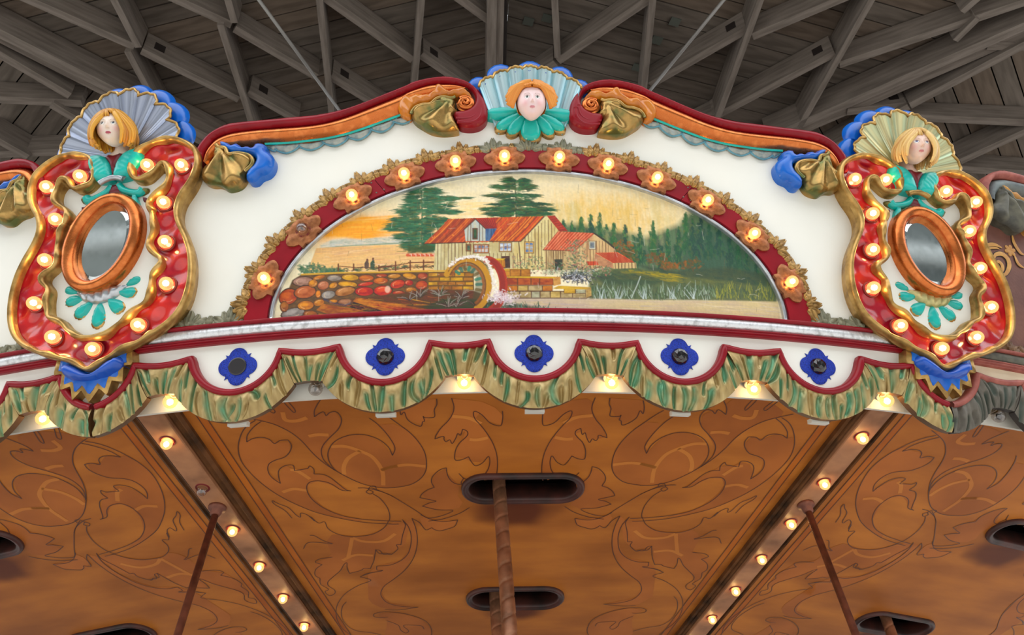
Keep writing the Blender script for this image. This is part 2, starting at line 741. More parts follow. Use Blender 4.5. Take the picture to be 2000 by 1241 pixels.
# --- outline of the crest, traced on the left half
z3 = lambda p, d=0.03: zoom(380, 80, 3.65, p, d)
z4 = lambda p, d=0.03: zoom(750, 80, 3.448, p, d)
red_out = z3([(8, 880), (10, 800), (60, 720), (130, 655), (230, 605), (350, 585), (500, 572), (700, 553), (880, 535), (1050, 500), (1200, 450), (1350, 390), (1500, 330)]) \
    + z4([(200, 283), (330, 255), (420, 248), (500, 260), (570, 285), (630, 330), (670, 385), (695, 450), (695, 520), (660, 565), (600, 585), (530, 582), (497, 560), (468, 492)])
red_in = z4([(545, 476), (592, 450), (614, 410), (608, 365), (570, 322), (480, 292), (340, 288), (230, 315)]) \
    + z3([(1400, 410), (1250, 470), (1100, 530), (950, 575), (800, 600), (600, 615), (400, 632), (250, 655), (150, 692), (110, 735), (72, 790), (58, 850), (46, 890)])

# --- backing panel: columns from the scalloped foot to the crest
top_pts = np.array(sorted([(p[0], p[1] - 0.008) for p in red_out[:22]] + [(-1.30, 0.40), (-1.10, 0.45)]))
seg_top = [(u, v) for u, v in top_pts]


def top_v(u):
    w = UC - abs(u - UC)
    if w > UC - 0.16:
        return 0.80
    return float(np.interp(w, top_pts[:, 0], top_pts[:, 1]))


def scallop_v(u):
    """line of the red bead: deep scallops with short shallow arcs between"""
    k = round((u - UC) / SCP)
    x = u - UC - k * SCP
    if abs(x) <= 0.1333:
        return -0.078 - math.sqrt(max(0, 0.135 ** 2 - x * x))
    y = abs(x) - SCP / 2
    w = SCP / 2 - 0.1333
    return -0.099 - 0.012 * (1 - (y / w) ** 2)


us = np.linspace(UC - HALF, UC + HALF, 420)


def columns(name, vlo, vhi, nv, m):
    V = []
    for u in us:
        a, b = vlo(u), vhi(u)
        for j in range(nv + 1):
            V.append((u, a + (b - a) * j / nv, 0.0))
    n = len(us)
    F = [(i * (nv + 1) + j, (i + 1) * (nv + 1) + j, (i + 1) * (nv + 1) + j + 1, i * (nv + 1) + j + 1) for i in range(n - 1) for j in range(nv)]
    V, F, n0 = rim_skirt(V, F, -0.035)
    part(name, to3(V), F, m, B, flat_from=n0)


columns('panel', lambda u: -.025, top_v, 12, 'cream')
columns('fascia', scallop_v, lambda u: -.026, 4, 'fascia_cream')


def both(fn, name, poly, *a, **k):
    fn(name, poly, *a, **k)
    fn(name, mir(poly), *a, **k)


# --- crest rail: red rim, copper cove, turquoise line, row of scales
both(carve, 'crest_rim', red_out + red_in, .016, .013, 'red', B, d0=0.0, edge=.03, g=.005)
cove_up = \
    z3([(60, 860), (80, 790), (120, 728), (165, 690), (250, 655), (400, 632), (600, 615), (800, 600), (950, 575), (1100, 530), (1250, 470), (1400, 410)]) + z4([(230, 315), (340, 288), (480, 292), (570, 322)])
cove_lo = z3([(105, 900), (130, 840), (180, 790), (260, 755), (380, 735), (500, 722), (650, 715), (800, 700), (950, 680), (1100, 645), (1250, 595), (1400, 540), (1490, 500)]) + z4([(150, 430), (300, 385), (420, 360), (520, 350)])
for P, Q in ((cove_up, cove_lo), (mir(cove_up)[::-1], mir(cove_lo)[::-1])):
    V, F = ruled(smooth_path(P, n=5), smooth_path(Q, n=5), 90, lambda s, t: np.full_like(s, 0.008 + .012 * (1 - t) + .030 * math.sin(math.pi * t) ** .75), 16)
    part('crest_cove', to3(V), F, 'copper', B)
line = smooth_path(z3([(500, 730), (650, 723), (800, 708), (950, 688), (1100, 653), (1250, 603), (1400, 548), (1475, 520)], .02), n=5)
both(bead, 'crest_line', [tuple(p) for p in line], .0045, 'turquoise', B, d=.016)
for k, (tl, tr, bm) in enumerate([((500, 734), (590, 735), (566, 783)), ((545, 735), (760, 725), (650, 798)), ((725, 728), (935, 708), (825, 777)), ((895, 705), (1105, 668), (1000, 748)),
                                  ((1075, 668), (1270, 613), (1170, 705)), ((1245, 618), (1440, 550), (1335, 650)), ((1385, 562), (1556, 528), (1490, 592))]):
    def q(a, b, t):
        return (a[0] + (b[0] - a[0]) * t, a[1] + (b[1] - a[1]) * t)
    mid = q(tl, tr, .5)
    lo = lambda f, t: (mid[0] + (f[0] - mid[0]) * t, mid[1] + (f[1] - mid[1]) * t)
    poly = [tl, q(tl, tr, .5), tr, q(q(tr, bm, .5), (tr[0] + bm[0] - mid[0], bm[1]), .28), bm, q(q(tl, bm, .5), (tl[0] + bm[0] - mid[0], bm[1]), .28)]
    P = z3(poly, .01)
    both(carve, 'crest_scale', P, .009, .012, 'scale_grey', B, edge=.004 + .0006 * k, g=.008)
    edge = smooth_path(P[2:] + P[:1], n=5)
    both(bead, 'scale_edging', [tuple(p) for p in edge], .003, 'scale_edge', B, d=.007 + .0006 * k, k=4)

# --- carved leaves at the ends of the rail
blue_leaf = z3([(150, 705), (190, 700), (222, 706), (252, 728), (290, 714), (330, 742), (370, 732), (405, 745), (420, 718), (465, 712), (500, 732), (494, 760), (530, 785), (553, 822), (545, 880), (510, 925),
                (455, 948), (420, 982), (372, 985), (352, 950), (375, 900), (410, 870), (425, 830), (405, 800), (330, 785), (260, 785), (200, 762)], .05)
both(carve, 'blue_leaf', blue_leaf, .022, .020, 'blue', B, d0=.0, edge=.030, g=.007)
gold_leaf = z3([(140, 715), (158, 738), (205, 745), (228, 785), (290, 778), (370, 792), (408, 830), (398, 875), (352, 915), (330, 970), (290, 1010), (215, 1030), (170, 1008), (140, 1000), (90, 1000), (40, 975), (30, 930),
                (52, 880), (108, 838), (122, 780), (128, 735)], .05)


def fold_mod(cx, cy, a0, freq, amp):
    def f(u, v, t):
        ang = np.arctan2(v - cy, (u - cx)) - a0
        r = np.hypot(u - cx, v - cy)
        return amp * np.sin(ang * freq) * np.clip(r / .05, 0, 1) * np.clip(t * 1.5, 0, 1)
    return f


gc = z3([(190, 760)], .05)[0]
gcm = (2 * UC - gc[0], gc[1])
carve('gold_leaf', gold_leaf, .026, .024, 'bronze_green', B, edge=.028, g=.006, mod=fold_mod(gc[0], gc[1], 0, 9, .008))
carve('gold_leaf', mir(gold_leaf), .026, .024, 'bronze_green', B, edge=.028, g=.006, mod=fold_mod(gcm[0], gcm[1], 0, 13, .007))
lip = smooth_path(z3([(140, 722), (160, 742), (205, 748), (228, 790), (290, 784), (368, 797), (400, 830), (392, 872), (346, 915)], .06), n=5)
both(bead, 'leaf_lip', [tuple(p) for p in lip], .0065, 'bronze_green', B, d=.047)

orange_leaf = z4([(90, 420), (110, 378), (150, 355), (180, 362), (220, 345), (270, 350), (325, 325), (345, 286), (380, 280), (410, 300), (440, 322), (500, 305), (548, 312), (588, 352), (602, 400), (585, 395), (555, 360), (500, 358),
                  (440, 356), (400, 366), (355, 370), (305, 405), (245, 410), (205, 428), (183, 455), (172, 487), (132, 490), (100, 465)], .05)
both(carve, 'orange_leaf', orange_leaf, .020, .017, 'orange', B, edge=.034, g=.006, mod=lambda u, v, t: .004 * np.sin(u * 190 + v * 120) * t)
green_leaf = z4([(180, 482), (190, 452), (215, 428), (260, 412), (310, 407), (350, 374), (400, 362), (450, 370), (480, 385), (478, 430), (500, 458), (462, 476), (475, 512), (498, 560), (493, 580), (400, 590), (320, 580), (250, 545), (205, 515)], .05)
gl = z4([(440, 400)], .05)[0]
carve('scroll_leaf', green_leaf, .024, .022, 'bronze_green', B, edge=.030, g=.006, mod=fold_mod(gl[0], gl[1], 0, 8, .008))
glm = (2 * UC - gl[0], gl[1])
carve('scroll_leaf', mir(green_leaf), .024, .022, 'bronze_green', B, edge=.030, g=.006, mod=fold_mod(glm[0], glm[1], 0, 8, .008))
lip = smooth_path(z4([(178, 478), (190, 450), (215, 426), (260, 411), (310, 405), (352, 371), (400, 360), (452, 368), (478, 360)], .06), n=5)
both(bead, 'leaf_lip', [tuple(p) for p in lip], .0055, 'bronze_green', B, d=.047)
# copper volute
vc = z4([(545, 408)], .05)[0]
sp = []
for a in np.linspace(-0.6, 3.6 * math.pi, 90):
    f = 1 - (a + .6) / (3.6 * math.pi + .6)
    r = .004 + .021 * f
    sp.append((vc[0] + r * math.cos(math.pi * .55 - a), vc[1] + r * math.sin(math.pi * .55 - a), .040 + .016 * (1 - f)))
sp = np.array(sp)
w = np.linspace(1.0, .35, len(sp))
V, F = sweep(sp, half_round(.0105, 8, 1.0, -.004), widths=w)
part('scroll_eye', to3(V), F, 'copper', B)
V2 = V.copy()
V2[:, 0] = 2 * UC - V2[:, 0]
part('scroll_eye', to3(V2), [f[::-1] for f in F], 'copper', B)
disc = [(vc[0] + .028 * math.cos(a), vc[1] + .026 * math.sin(a)) for a in np.linspace(0, 2 * math.pi, 20, endpoint=False)]
both(carve, 'scroll_back', disc, .006, .02, 'copper', B, edge=.032, g=.008)
lobe = smooth_path(z4([(655, 420), (650, 480), (610, 520), (550, 530), (492, 522)], .06), n=6)
both(bead, 'scroll_ridge', [tuple(p) for p in lobe], .006, 'red', B, d=.043, widths=np.linspace(.5, 1.2, len(lobe)))
lobe = smooth_path(z4([(632, 400), (626, 460), (590, 492), (540, 502), (482, 500)], .06), n=6)
both(bead, 'scroll_ridge', [tuple(p) for p in lobe], .005, 'red', B, d=.043, widths=np.linspace(.4, 1.1, len(lobe)))

# --- arch: red band in three lengths, silver inner moulding, gold leaf cresting
AO, BO, AI, BI = .857, .557, .788, .492


def arch_phi(x, y):
    u, v = board(x, y, .015)
    return math.atan2(v / .525, (u - UC) / .822)


cuts = [0.0, arch_phi(1318, 395), arch_phi(760, 378), math.pi]
for k in range(3):
    p0, p1 = cuts[k] + (.0012 if k else 0), cuts[k + 1] - (.0012 if k < 2 else 0)
    nn = int(60 * (p1 - p0)) + 8
    V, F = ruled(ell_path(AO, BO, p0, p1, nn), ell_path(AI, BI, p0, p1, nn), nn, lambda s, t: np.full_like(s, .022), 4)
    V, F, n0 = rim_skirt(V, F, -.002)
    part('arch_band', to3(V), F, 'red', B, flat_from=0)
mid = ell_path((AI + .775) / 2, (BI + .478) / 2, 0, math.pi, 140)
V, F = sweep(mid, [(.0085, -.004), (.0085, .014), (.006, .019), (.002, .020), (-.003, .015), (-.0075, .013), (-.0085, .009), (-.0085, -.004)])
part('arch_moulding', to3(V), F, 'silver', B)
for p in (cuts[1], cuts[2]):
    for dp, off in ((.016, -.012), (.016, -.052), (-.018, -.052)):
        u, v = ell(AO, BO, p + dp, off)
        V, F = lathe([(0, .0016), (.0022, .0014), (.003, 0)], 8)
        put('screw', MATS.get('_scr') or MATS.setdefault('_scr', mesh('screw', V, F, 'screw')), B, frame(u, v, .0225))

ros_poly = []
qd = [(1.0, 0.0), (.97, .10), (.84, .26), (.70, .32), (.60, .36), (.63, .60), (.48, .58), (.40, .52), (.26, .60), (.12, .64), (0, .65)]
full = qd + [(-x, y) for x, y in qd[-2::-1]]
full = full + [(x, -y) for x, y in full[-2:0:-1]]
ros_poly = [(x * .067, y * .068) for x, y in full]
V, F, nf = relief(ros_poly, .004, .006, 0, edge=.006, g=.0075, smooth=False, mod=lambda u, v, t: -.004 * np.exp(-(u * u + v * v) / .025 ** 2) + .0012 * np.cos(6 * np.arctan2(v, u)))
ROS = mesh('rosette', V, F, 'rosette_copper', flat_from=nf)
ros_px = [(530, 545), (608, 453), (702, 390), (797, 347), (895, 325), (988, 318), (1090, 322), (1181, 334), (1273, 358), (1371, 398), (1455, 462), (1530, 552)]
for i, (x, y) in enumerate(ros_px):
    u, v = board(x, y, .036)
    ph = math.atan2(v / .525, (u - UC) / .822)
    tx, ty = -.822 * math.sin(ph), .525 * math.cos(ph)
    ang = math.atan2(ty, tx) + math.pi
    u, v = ell(.8225, .5245, ph)
    ro = put('rosette', ROS, B, frame(u, v, .022, ang))
    socket(ro, frame(u, v, .0285), .0165)
    bulb(ro, frame(u, v, .0285), .0185, lit=(i != 1))

PAL = [palmette('leaf_cluster', 'trim_gold'), palmette('leaf_cluster', 'grey_gold')]
BUD = [bud('leaf_bud', 'trim_gold'), bud('leaf_bud', 'grey_gold')]
pp = ell_path(AO + .001, BO + .001, .06, math.pi - .06, 600)
L = np.r_[0, np.cumsum(np.linalg.norm(np.diff(pp, axis=0), axis=1))]
NP = 21
for i in range(2 * NP - 1):
    s = L[-1] * (i + .5) / (2 * NP - 1)
    k = min(np.searchsorted(L, s), 598)
    p, tdir = pp[k], pp[k + 1] - pp[k]
    ang = math.atan2(tdir[1], tdir[0]) + math.pi
    grey = i in (18, 20, 22) or i in (17, 19)
    if i % 2 == 0:
        put('leaf_cluster', PAL[grey], B, frame(p[0], p[1], .012, ang) @ Matrix.Scale(1.30, 4))
    else:
        put('leaf_bud', BUD[grey], B, frame(p[0], p[1], .012, ang) @ Matrix.Scale(1.25, 4))
V, F = sweep(ell_path(AO + .003, BO + .003, 0.02, math.pi - .02, 140), half_round(.006, 6, 1.2), d=.010)
part('cresting_rail', to3(V), F, 'trim_gold', B)
for sx in (-1, 1):
    for i in range(4):
        u = UC + sx * (.905 + .062 * i)
        o = put('leaf_cluster' if i % 2 == 0 else 'leaf_bud', (PAL if i % 2 == 0 else BUD)[1], B, frame(u, .006, .003, 0) @ Matrix.Scale(1.35, 4))
    blk = [(UC + sx * .862, .004), (UC + sx * .862, .028), (UC + sx * .885, .036), (UC + sx * .893, .030), (UC + sx * .893, .004)]
    carve('corner_leaf', blk if sx < 0 else blk[::-1], .006, .008, 'trim_gold', B, edge=.006, g=.008, smooth=False)

# --- straight mouldings under the painting
HP = np.column_stack([np.linspace(UC - HALF, UC + HALF, 160), np.zeros(160)])


def run(name, v, prof, m):
    P = HP.copy()
    P[:, 1] = v
    V, F = sweep(P, prof)
    part(name, to3(V), F, m, B)


run('red_fillet', 0.0, [(.0055, -.002), (.0055, .022), (.003, .027), (-.002, .026), (-.005, .022), (-.0055, -.002)], 'red')
m = mat('silver_leaf', (222, 224, 226), (184, 184, 184), rough=0.36, metal=0.5, scale=60, lo=.3, hi=.7, bump=.5, bscale=110, c3=(228, 229, 231), stretch=(1, 1, .4))
run('silver_band', -.021, [(.0165, -.002), (.0165, .013), (.010, .019), (0, .021), (-.010, .019), (-.0165, .013), (-.0165, -.002)], 'silver_leaf')
run('red_moulding', -.0475, [(.0105, -.002), (.0105, .016), (.008, .022), (.0055, .023), (.004, .019), (.003, .018), (.0015, .021), (-.001, .022), (-.003, .020), (-.004, .016), (-.005, .015), (-.007, .017), (-.009, .016), (-.0105, .012), (-.0105, -.002)], 'red')

# --- jewels on blue quatrefoils
glit = mat('blue_glitter', (12, 54, 176), (4, 20, 92), rough=0.34, metal=0.35, scale=260, lo=.3, hi=.7, bump=.5, bscale=420, c3=(14, 50, 165))
qp = []
for a in np.linspace(0, 2 * math.pi, 96, endpoint=False):
    r = 0
    for c in range(4):
        b = a - c * math.pi / 2
        cx = .030
        s = .0275 ** 2 - (cx * math.sin(b)) ** 2
        if s > 0 and math.cos(b) > 0:
            r = max(r, cx * math.cos(b) + math.sqrt(s))
    e = abs(((a - math.pi / 4) % (math.pi / 2) + math.pi / 4) % (math.pi / 2) - math.pi / 4)
    r = max(r, .054 - .13 * e)
    qp.append((r * math.cos(a), r * math.sin(a)))
V, F, nf = relief(qp, .0012, .003, 0, edge=.002, g=.005, smooth=False)
QF = mesh('quatrefoil', V, F, 'blue_glitter', flat_from=nf)
jp = [(.026, 0), (.026, .003), (.022, .010), (.013, .016), (.0, .0175)]
V, F = lathe(jp, 8)
ct = V.reshape(len(jp), 8, 3)
for i in range(1, len(jp), 2):
    a = math.pi / 8
    R = np.array([[math.cos(a), -math.sin(a), 0], [math.sin(a), math.cos(a), 0], [0, 0, 1]])
    ct[i] = ct[i] @ R.T
JW = mesh('jewel', ct.reshape(-1, 3), F, 'jewel_black', smooth=False)
V, F = lathe([(.027, 0), (.027, .003), (.024, .004), (0, .0045)], 20)
JF = mesh('jewel_disc', V, F, 'jewel_flat', smooth=False)
for k in range(-2, 3):
    u = UC + k * SCP
    q = put('quatrefoil', QF, B, frame(u, -.13, .0005, 0))
    put('jewel', JF if k == -2 else JW, q, frame(u, -.13, .003, .2 * k))

# --- scalloped bead and carved fringe
fr = vcol_mat('fringe_paint', rough=.36, metal=.45, bump=.12, bscale=70)
fr2 = vcol_mat('old_fringe_paint', rough=.55, metal=.2, bump=.2, bscale=70)


def arc_pts(k):
    c = UC + k * SCP
    return [(c + .135 * math.sin(a), -.078 - .135 * math.cos(a)) for a in np.linspace(-1.415, 1.415, 40)]


def gap_pts(k):
    c = UC + (k + .5) * SCP
    w = SCP / 2 - .1333
    return [(c + x, -.099 - .012 * (1 - (x / w) ** 2)) for x in np.linspace(-w, w, 16)]


path = []
for k in range(-3, 4):
    path += arc_pts(k)
    if k < 3:
        path += gap_pts(k)[1:-1]
path = np.array([p for p in path if abs(p[0] - UC) <= HALF])
V, F = sweep(path, [(.0100, -.002), (.0112, .018), (.008, .028), (0, .033), (-.008, .030), (-.0110, .022), (-.0110, -.002)])
part('scallop_bead', to3(V), F, 'red', B)


def fringe_piece(name, T, Bt, seed, ng, cut=None):
    """carved ruffle: a rolled strip cut by curved grooves, the grooves rubbed green"""
    rg = np.random.default_rng(seed)
    n, nt = (170, 22) if ng > 10 else (70, 22)
    s = np.linspace(0, 1, n)[:, None]
    t = np.linspace(0, 1, nt + 1)[None, :]
    groove = np.zeros((n, nt + 1))
    green = np.zeros((n, nt + 1))
    for i in range(ng):
        c0 = (i + .5 + rg.uniform(-.3, .3)) / ng
        kind = rg.integers(0, 4)
        ta, tb = ((-.1, .62), (.36, 1.1), (.10, 1.1), (-.1, 1.1))[kind]
        ta, tb = ta + rg.uniform(-.05, .1), tb + rg.uniform(-.1, .05)
        lean = -(c0 - .5) * .05 + rg.normal(0, .03)
        bow = rg.normal(0, .12)
        c = c0 + lean * (t - .5) + bow * (t - .5) ** 2
        w = (rg.uniform(.09, .22) / ng) * (1.1 + .7 * np.sin(math.pi * t))
        env = np.clip((t - ta) / .12, 0, 1) * np.clip((tb - t) / .14, 0, 1)
        gsh = np.exp(-((s - c) / w) ** 2) * env
        groove = np.maximum(groove, gsh * rg.uniform(.7, 1.1))
        lip_ = np.exp(-((s - c - 1.9 * w) / (.9 * w)) ** 2) * env
        groove = groove - .28 * lip_
        if rg.random() < .72:
            green = np.maximum(green, np.exp(-((s - c) / (w * 1.25)) ** 2) * env * rg.uniform(.6, 1))
    for i in range(ng):
        c = (i + rg.uniform(0, 1)) / ng + rg.normal(0, .03) * (t - .5)
        w = rg.uniform(.18, .34) / ng
        groove = groove + .38 * np.exp(-((s - c) / w) ** 2) * np.sin(math.pi * np.clip(t * .9 + .05, 0, 1)) * rg.uniform(.4, 1)
    body = .016 + .016 * np.sin(math.pi * np.minimum(1, .12 + .80 * t)) ** .7 - .004 * t ** 3
    swell = .003 * np.sin(s * ng * 2.2 + seed) * np.sin(math.pi * t)
    dd = body + swell - .0125 * groove
    V, F = ruled(T, Bt, n, lambda ss, tt: dd[:, int(round(tt * nt))], nt)

    def soft(ny, nx):
        g_ = rg.random((ny + 2, nx + 2))
        yy, xx = np.linspace(0, ny, n)[:, None], np.linspace(0, nx, nt + 1)[None, :]
        iy, ix = yy.astype(int), xx.astype(int)
        fy, fx = yy - iy, xx - ix
        return (g_[iy, ix] * (1 - fx) + g_[iy, ix + 1] * fx) * (1 - fy) + (g_[iy + 1, ix] * (1 - fx) + g_[iy + 1, ix + 1] * fx) * fy
    nz = (soft(ng * 2, 4) * .6 + soft(ng * 6, 9) * .4)[..., None]
    Cc = C_((190, 164, 108)) * (1 - nz) + C_((140, 114, 68)) * nz
    hl = np.clip(soft(ng * 3, 5) * 1.6 - .9, 0, 1)[..., None] * .5
    Cc = Cc * (1 - hl) + C_((218, 198, 148)) * hl
    gm = np.clip(green * 1.15 * (.55 + .7 * soft(ng * 3, 5)), 0, .92)[..., None]
    Cc = Cc * (1 - gm) + C_((84, 148, 112)) * gm
    Cc = Cc.reshape(-1, 3)
    if cut is not None:
        keep = set(np.nonzero(np.abs(V[:, 0] - UC) <= cut)[0])
        F = [f for f in F if all(q in keep for q in f)]
    V, F, n0 = rim_skirt(V, F, -.004)
    Cc = np.vstack([Cc, np.tile(C_((104, 72, 42)), (len(V) - len(Cc), 1))])
    return part(name, to3(V), F, 'fringe_paint', B, flat_from=n0, cols=Cc)


def C_(c):
    return np.array(lin([float(q) for q in c])[:3])


for k in range(-3, 4):
    c = UC + k * SCP
    T = [(c + .140 * math.sin(a), -.080 - .140 * math.cos(a)) for a in np.linspace(-1.40, 1.40, 40)]
    Bt = [(c + .212 * math.sin(a), -.086 - .212 * math.cos(a)) for a in np.linspace(-.99, .99, 40)]
    fringe_piece('fringe_scallop', T, Bt, 40 + k, 15, HALF if abs(k) == 3 else None)
    if k < 3:
        g = [(p[0], p[1] - .004) for p in gap_pts(k)]
        c2 = UC + (k + .5) * SCP
        bb = [(c2 + x, -.199 + .004 * math.cos(x * 40)) for x in np.linspace(-(SCP / 2 - .212 * math.sin(.99)), SCP / 2 - .212 * math.sin(.99), 16)]
        fringe_piece('fringe_link', g, bb, 70 + k, 6)

# --- white lining behind the fringe with its bulbs and the ends of its blocks
V, F = ruled(np.column_stack([np.linspace(UC - HALF, UC + HALF, 120), np.full(120, -.10)]), np.column_stack([np.linspace(UC - HALF, UC + HALF, 120), np.full(120, -.232)]), 120, lambda s, t: np.full_like(s, -.045), 4)
V, F, n0 = rim_skirt(V, F, -.06)
part('lining', to3(V), F, 'white_lining', B, flat_from=n0)
for k in range(-2, 3):
    V, F = box(-.028, .028, -.001, .012, -.02, .004)
    put('lining_block', MATS.get('_blk') or MATS.setdefault('_blk', mesh('lining_block', V, F, 'white_lining', smooth=False)), B, frame(UC + k * SCP, -.300, -.022, 0))
for k in range(-3, 3):
    u = UC + (k + .5) * SCP + .012
    M = frame(u, -.192, -.026) @ Matrix.Rotation(math.radians(58), 4, 'X')
    so = socket(B, M, .015, 'socket_white')
    bulb(so, M, .0205, lit=(k != -2), sink=.2)

# ------------------------------------------------------------------ ground and pavilion roof
mat('paving', (152, 152, 150), (132, 132, 130), rough=0.8, scale=0.6)
mat('roof_wood', (118, 107, 98), (94, 85, 77), rough=0.75, scale=3.0, stretch=(1, 7, 7), c3=(108, 98, 89), bump=.1, bscale=12, spec=.15, detail=2.5)
mat('roof_wood_warm', (122, 107, 94), (98, 85, 74), rough=0.75, scale=3.0, stretch=(1, 7, 7), c3=(112, 98, 86), bump=.1, bscale=12, spec=.15, detail=2.5)
mat('beam_wood', (132, 121, 112), (108, 98, 90), rough=0.75, scale=4.0, stretch=(1, 8, 8), bump=.15, bscale=20, spec=.2)
mat('roof_gap', (14, 11, 9), rough=0.9, spec=.0)
mat('dark_metal', (34, 24, 20), rough=0.7)
mat('grey_pipe', (150, 146, 142), rough=0.5, metal=0.3)
mat('dull_plate', (88, 92, 84), rough=0.7)

V, F = lathe([(0, 0.0), (60, 0.0)], 48)
tag(part('floor', V, F, 'paving', None), kind='structure')
# unseen wall and pale band, added for the mirrors and glossy paint to reflect
mat('added_wall', (92, 96, 94), (74, 78, 76), rough=.9, scale=1.5)
mat('added_trim', (176, 178, 176), rough=.8)
V, F = lathe([(21, 0), (21, 6.2), (21.3, 6.2), (21.3, 0)], 64)
tag(part('wall_added', V, F, 'added_wall', None), kind='structure')
V, F = lathe([(20.97, 4.5), (20.9, 4.5), (20.9, 4.9), (20.97, 4.9)], 64)
tag(part('trim_added', V, F, 'added_trim', None), kind='structure')
CEIL = root('ceiling', (0, 0, 6.5), kind='structure')
RZ = 6.7


def unit(v):
    return v / np.linalg.norm(v)


hip_a = plane_z(986, 100, RZ)
gg = ray(977, 200)
tt = None
for z in np.linspace(RZ, RZ + 2, 400):
    X = plane_z(977, 200, z)
    if z - RZ >= 0.22 * np.linalg.norm((X - hip_a)[:2]):
        hip_b = X
        break
HIP = unit(hip_b - hip_a)


def hdir(p, q):
    d = plane_z(q[0], q[1], RZ) - plane_z(p[0], p[1], RZ)
    return unit(d)


class Roof:
    def __init__(self, O, a, along):
        self.O = np.asarray(O)
        self.a = unit(a)
        n = unit(np.cross(self.a, along))
        if n[2] > 0:
            n = -n
        self.n = n                       # points down
        self.b = np.cross(n, self.a)

    def hit(self, x, y, drop=0.0):
        g = ray(x, y)
        O = self.O + self.n * drop
        t = ((O - CAM) @ self.n) / (g @ self.n)
        return CAM + g * t

    def ab(self, X):
        return np.array([(X - self.O) @ self.a, (X - self.O) @ self.b])

    def at(self, p, d=0.0):
        return self.O + self.a * p[0] + self.b * p[1] + self.n * d


RL = Roof(hip_a, hdir((643, 106), (698, 93)), HIP)
RR = Roof(hip_a, hdir((1125, 94), (1247, 125)), HIP)
hl0, hl1 = RL.hit(0, 46), RL.hit(399, 250)
hr0, hr1 = RR.hit(2000, 34), RR.hit(1532, 240)
RLL = Roof(hl0, hdir((62, 150), (100, 100)), hl1 - hl0)
RRR = Roof(hr0, hdir((1904, 144), (1925, 201)), hr1 - hr0)


def clip_poly(P, p0, nrm):
    out = []
    for i in range(len(P)):
        a, b = P[i], P[(i + 1) % len(P)]
        da, db = (a - p0) @ nrm, (b - p0) @ nrm
        if da >= 0:
            out.append(a)
        if (da >= 0) != (db >= 0):
            out.append(a + (b - a) * (da / (da - db)))
    return out


plank_rng = random.Random(3)


def planks(R, cuts, lo, hi, arange, w=.125):
    """cut plank after plank to the hips; cuts are (point, inward normal) in plane coordinates"""
    k0, k1 = int(math.floor(lo / w)), int(math.ceil(hi / w))
    for k in range(k0, k1):
        P = [np.array(p) for p in ((arange[0], k * w + .004), (arange[1], k * w + .004), (arange[1], (k + 1) * w - .004), (arange[0], (k + 1) * w - .004))]
        for p0, nn in cuts:
            P = clip_poly(P, p0, nn)
            if len(P) < 3:
                break
        if len(P) < 3:
            continue
        P = np.array(P)
        if np.ptp(P[:, 0]) < .05:
            continue
        dz = plank_rng.uniform(-.003, .003)
        n = len(P)
        c = P.mean(0)
        # local frame: x along the plank so that the grain follows it
        V = [(p[0] - c[0], p[1] - c[1], d) for d in (0.0, .022) for p in P]
        F = [tuple(range(n)), tuple(reversed(range(n, 2 * n)))] + [(i, n + i, n + (i + 1) % n, (i + 1) % n) for i in range(n)]
        o3 = R.at(c, -.02 + dz)
        M = Matrix(((R.a[0], R.b[0], -R.n[0], o3[0]), (R.a[1], R.b[1], -R.n[1], o3[1]), (R.a[2], R.b[2], -R.n[2], o3[2]), (0, 0, 0, 1)))
        put('plank', mesh('plank', V, F, plank_rng.choice(['roof_wood', 'roof_wood', 'roof_wood_warm']), smooth=False), CEIL, M)


def cut_line(R, X0, X1, keep):
    p, q, r = R.ab(X0), R.ab(X1), R.ab(keep)
    d = q - p
    nn = np.array([-d[1], d[0]])
    if (r - p) @ nn < 0:
        nn = -nn
    return p, nn


cL = [cut_line(RL, hip_a, hip_b, RL.hit(700, 100)), cut_line(RL, hl0, hl1, RL.hit(700, 100))]
cR = [cut_line(RR, hip_a, hip_b, RR.hit(1300, 100)), cut_line(RR, hr0, hr1, RR.hit(1300, 100))]
cLL = [cut_line(RLL, hl0, hl1, RLL.hit(40, 200))]
cRR = [cut_line(RRR, hr0, hr1, RRR.hit(1980, 200))]
deck = []
for R, cuts, pts in ((RL, cL, [(985, -330), (-200, -330), (985, 560), (420, 420), (700, 520)]), (RR, cR, [(985, -330), (2200, -330), (985, 560), (1500, 420), (1270, 520)]),
                     (RLL, cLL, [(-150, -60), (420, 400), (-200, 480)]), (RRR, cRR, [(2150, -60), (1520, 400), (2200, 480)])):
    ab = np.array([R.ab(R.hit(*p)) for p in pts])
    lo, hi = ab.min(0), ab.max(0)
    planks(R, cuts, lo[1], hi[1], (lo[0] - .6, hi[0] + .6))
    P = [np.array(p) for p in ((lo[0] - 1, lo[1] - .6), (hi[0] + 1, lo[1] - .6), (hi[0] + 1, hi[1] + .6), (lo[0] - 1, hi[1] + .6))]
    for p0, nn in cuts:
        P = clip_poly(P, p0, nn)
    n = len(P)
    V = [R.at(p, -.06) for p in P] + [R.at(p, -.10) for p in P]
    F = [tuple(range(n)), tuple(reversed(range(n, 2 * n)))] + [(i, n + i, n + (i + 1) % n, (i + 1) % n) for i in range(n)]
    part('roof_felt', V, F, 'roof_gap', CEIL, smooth=False)


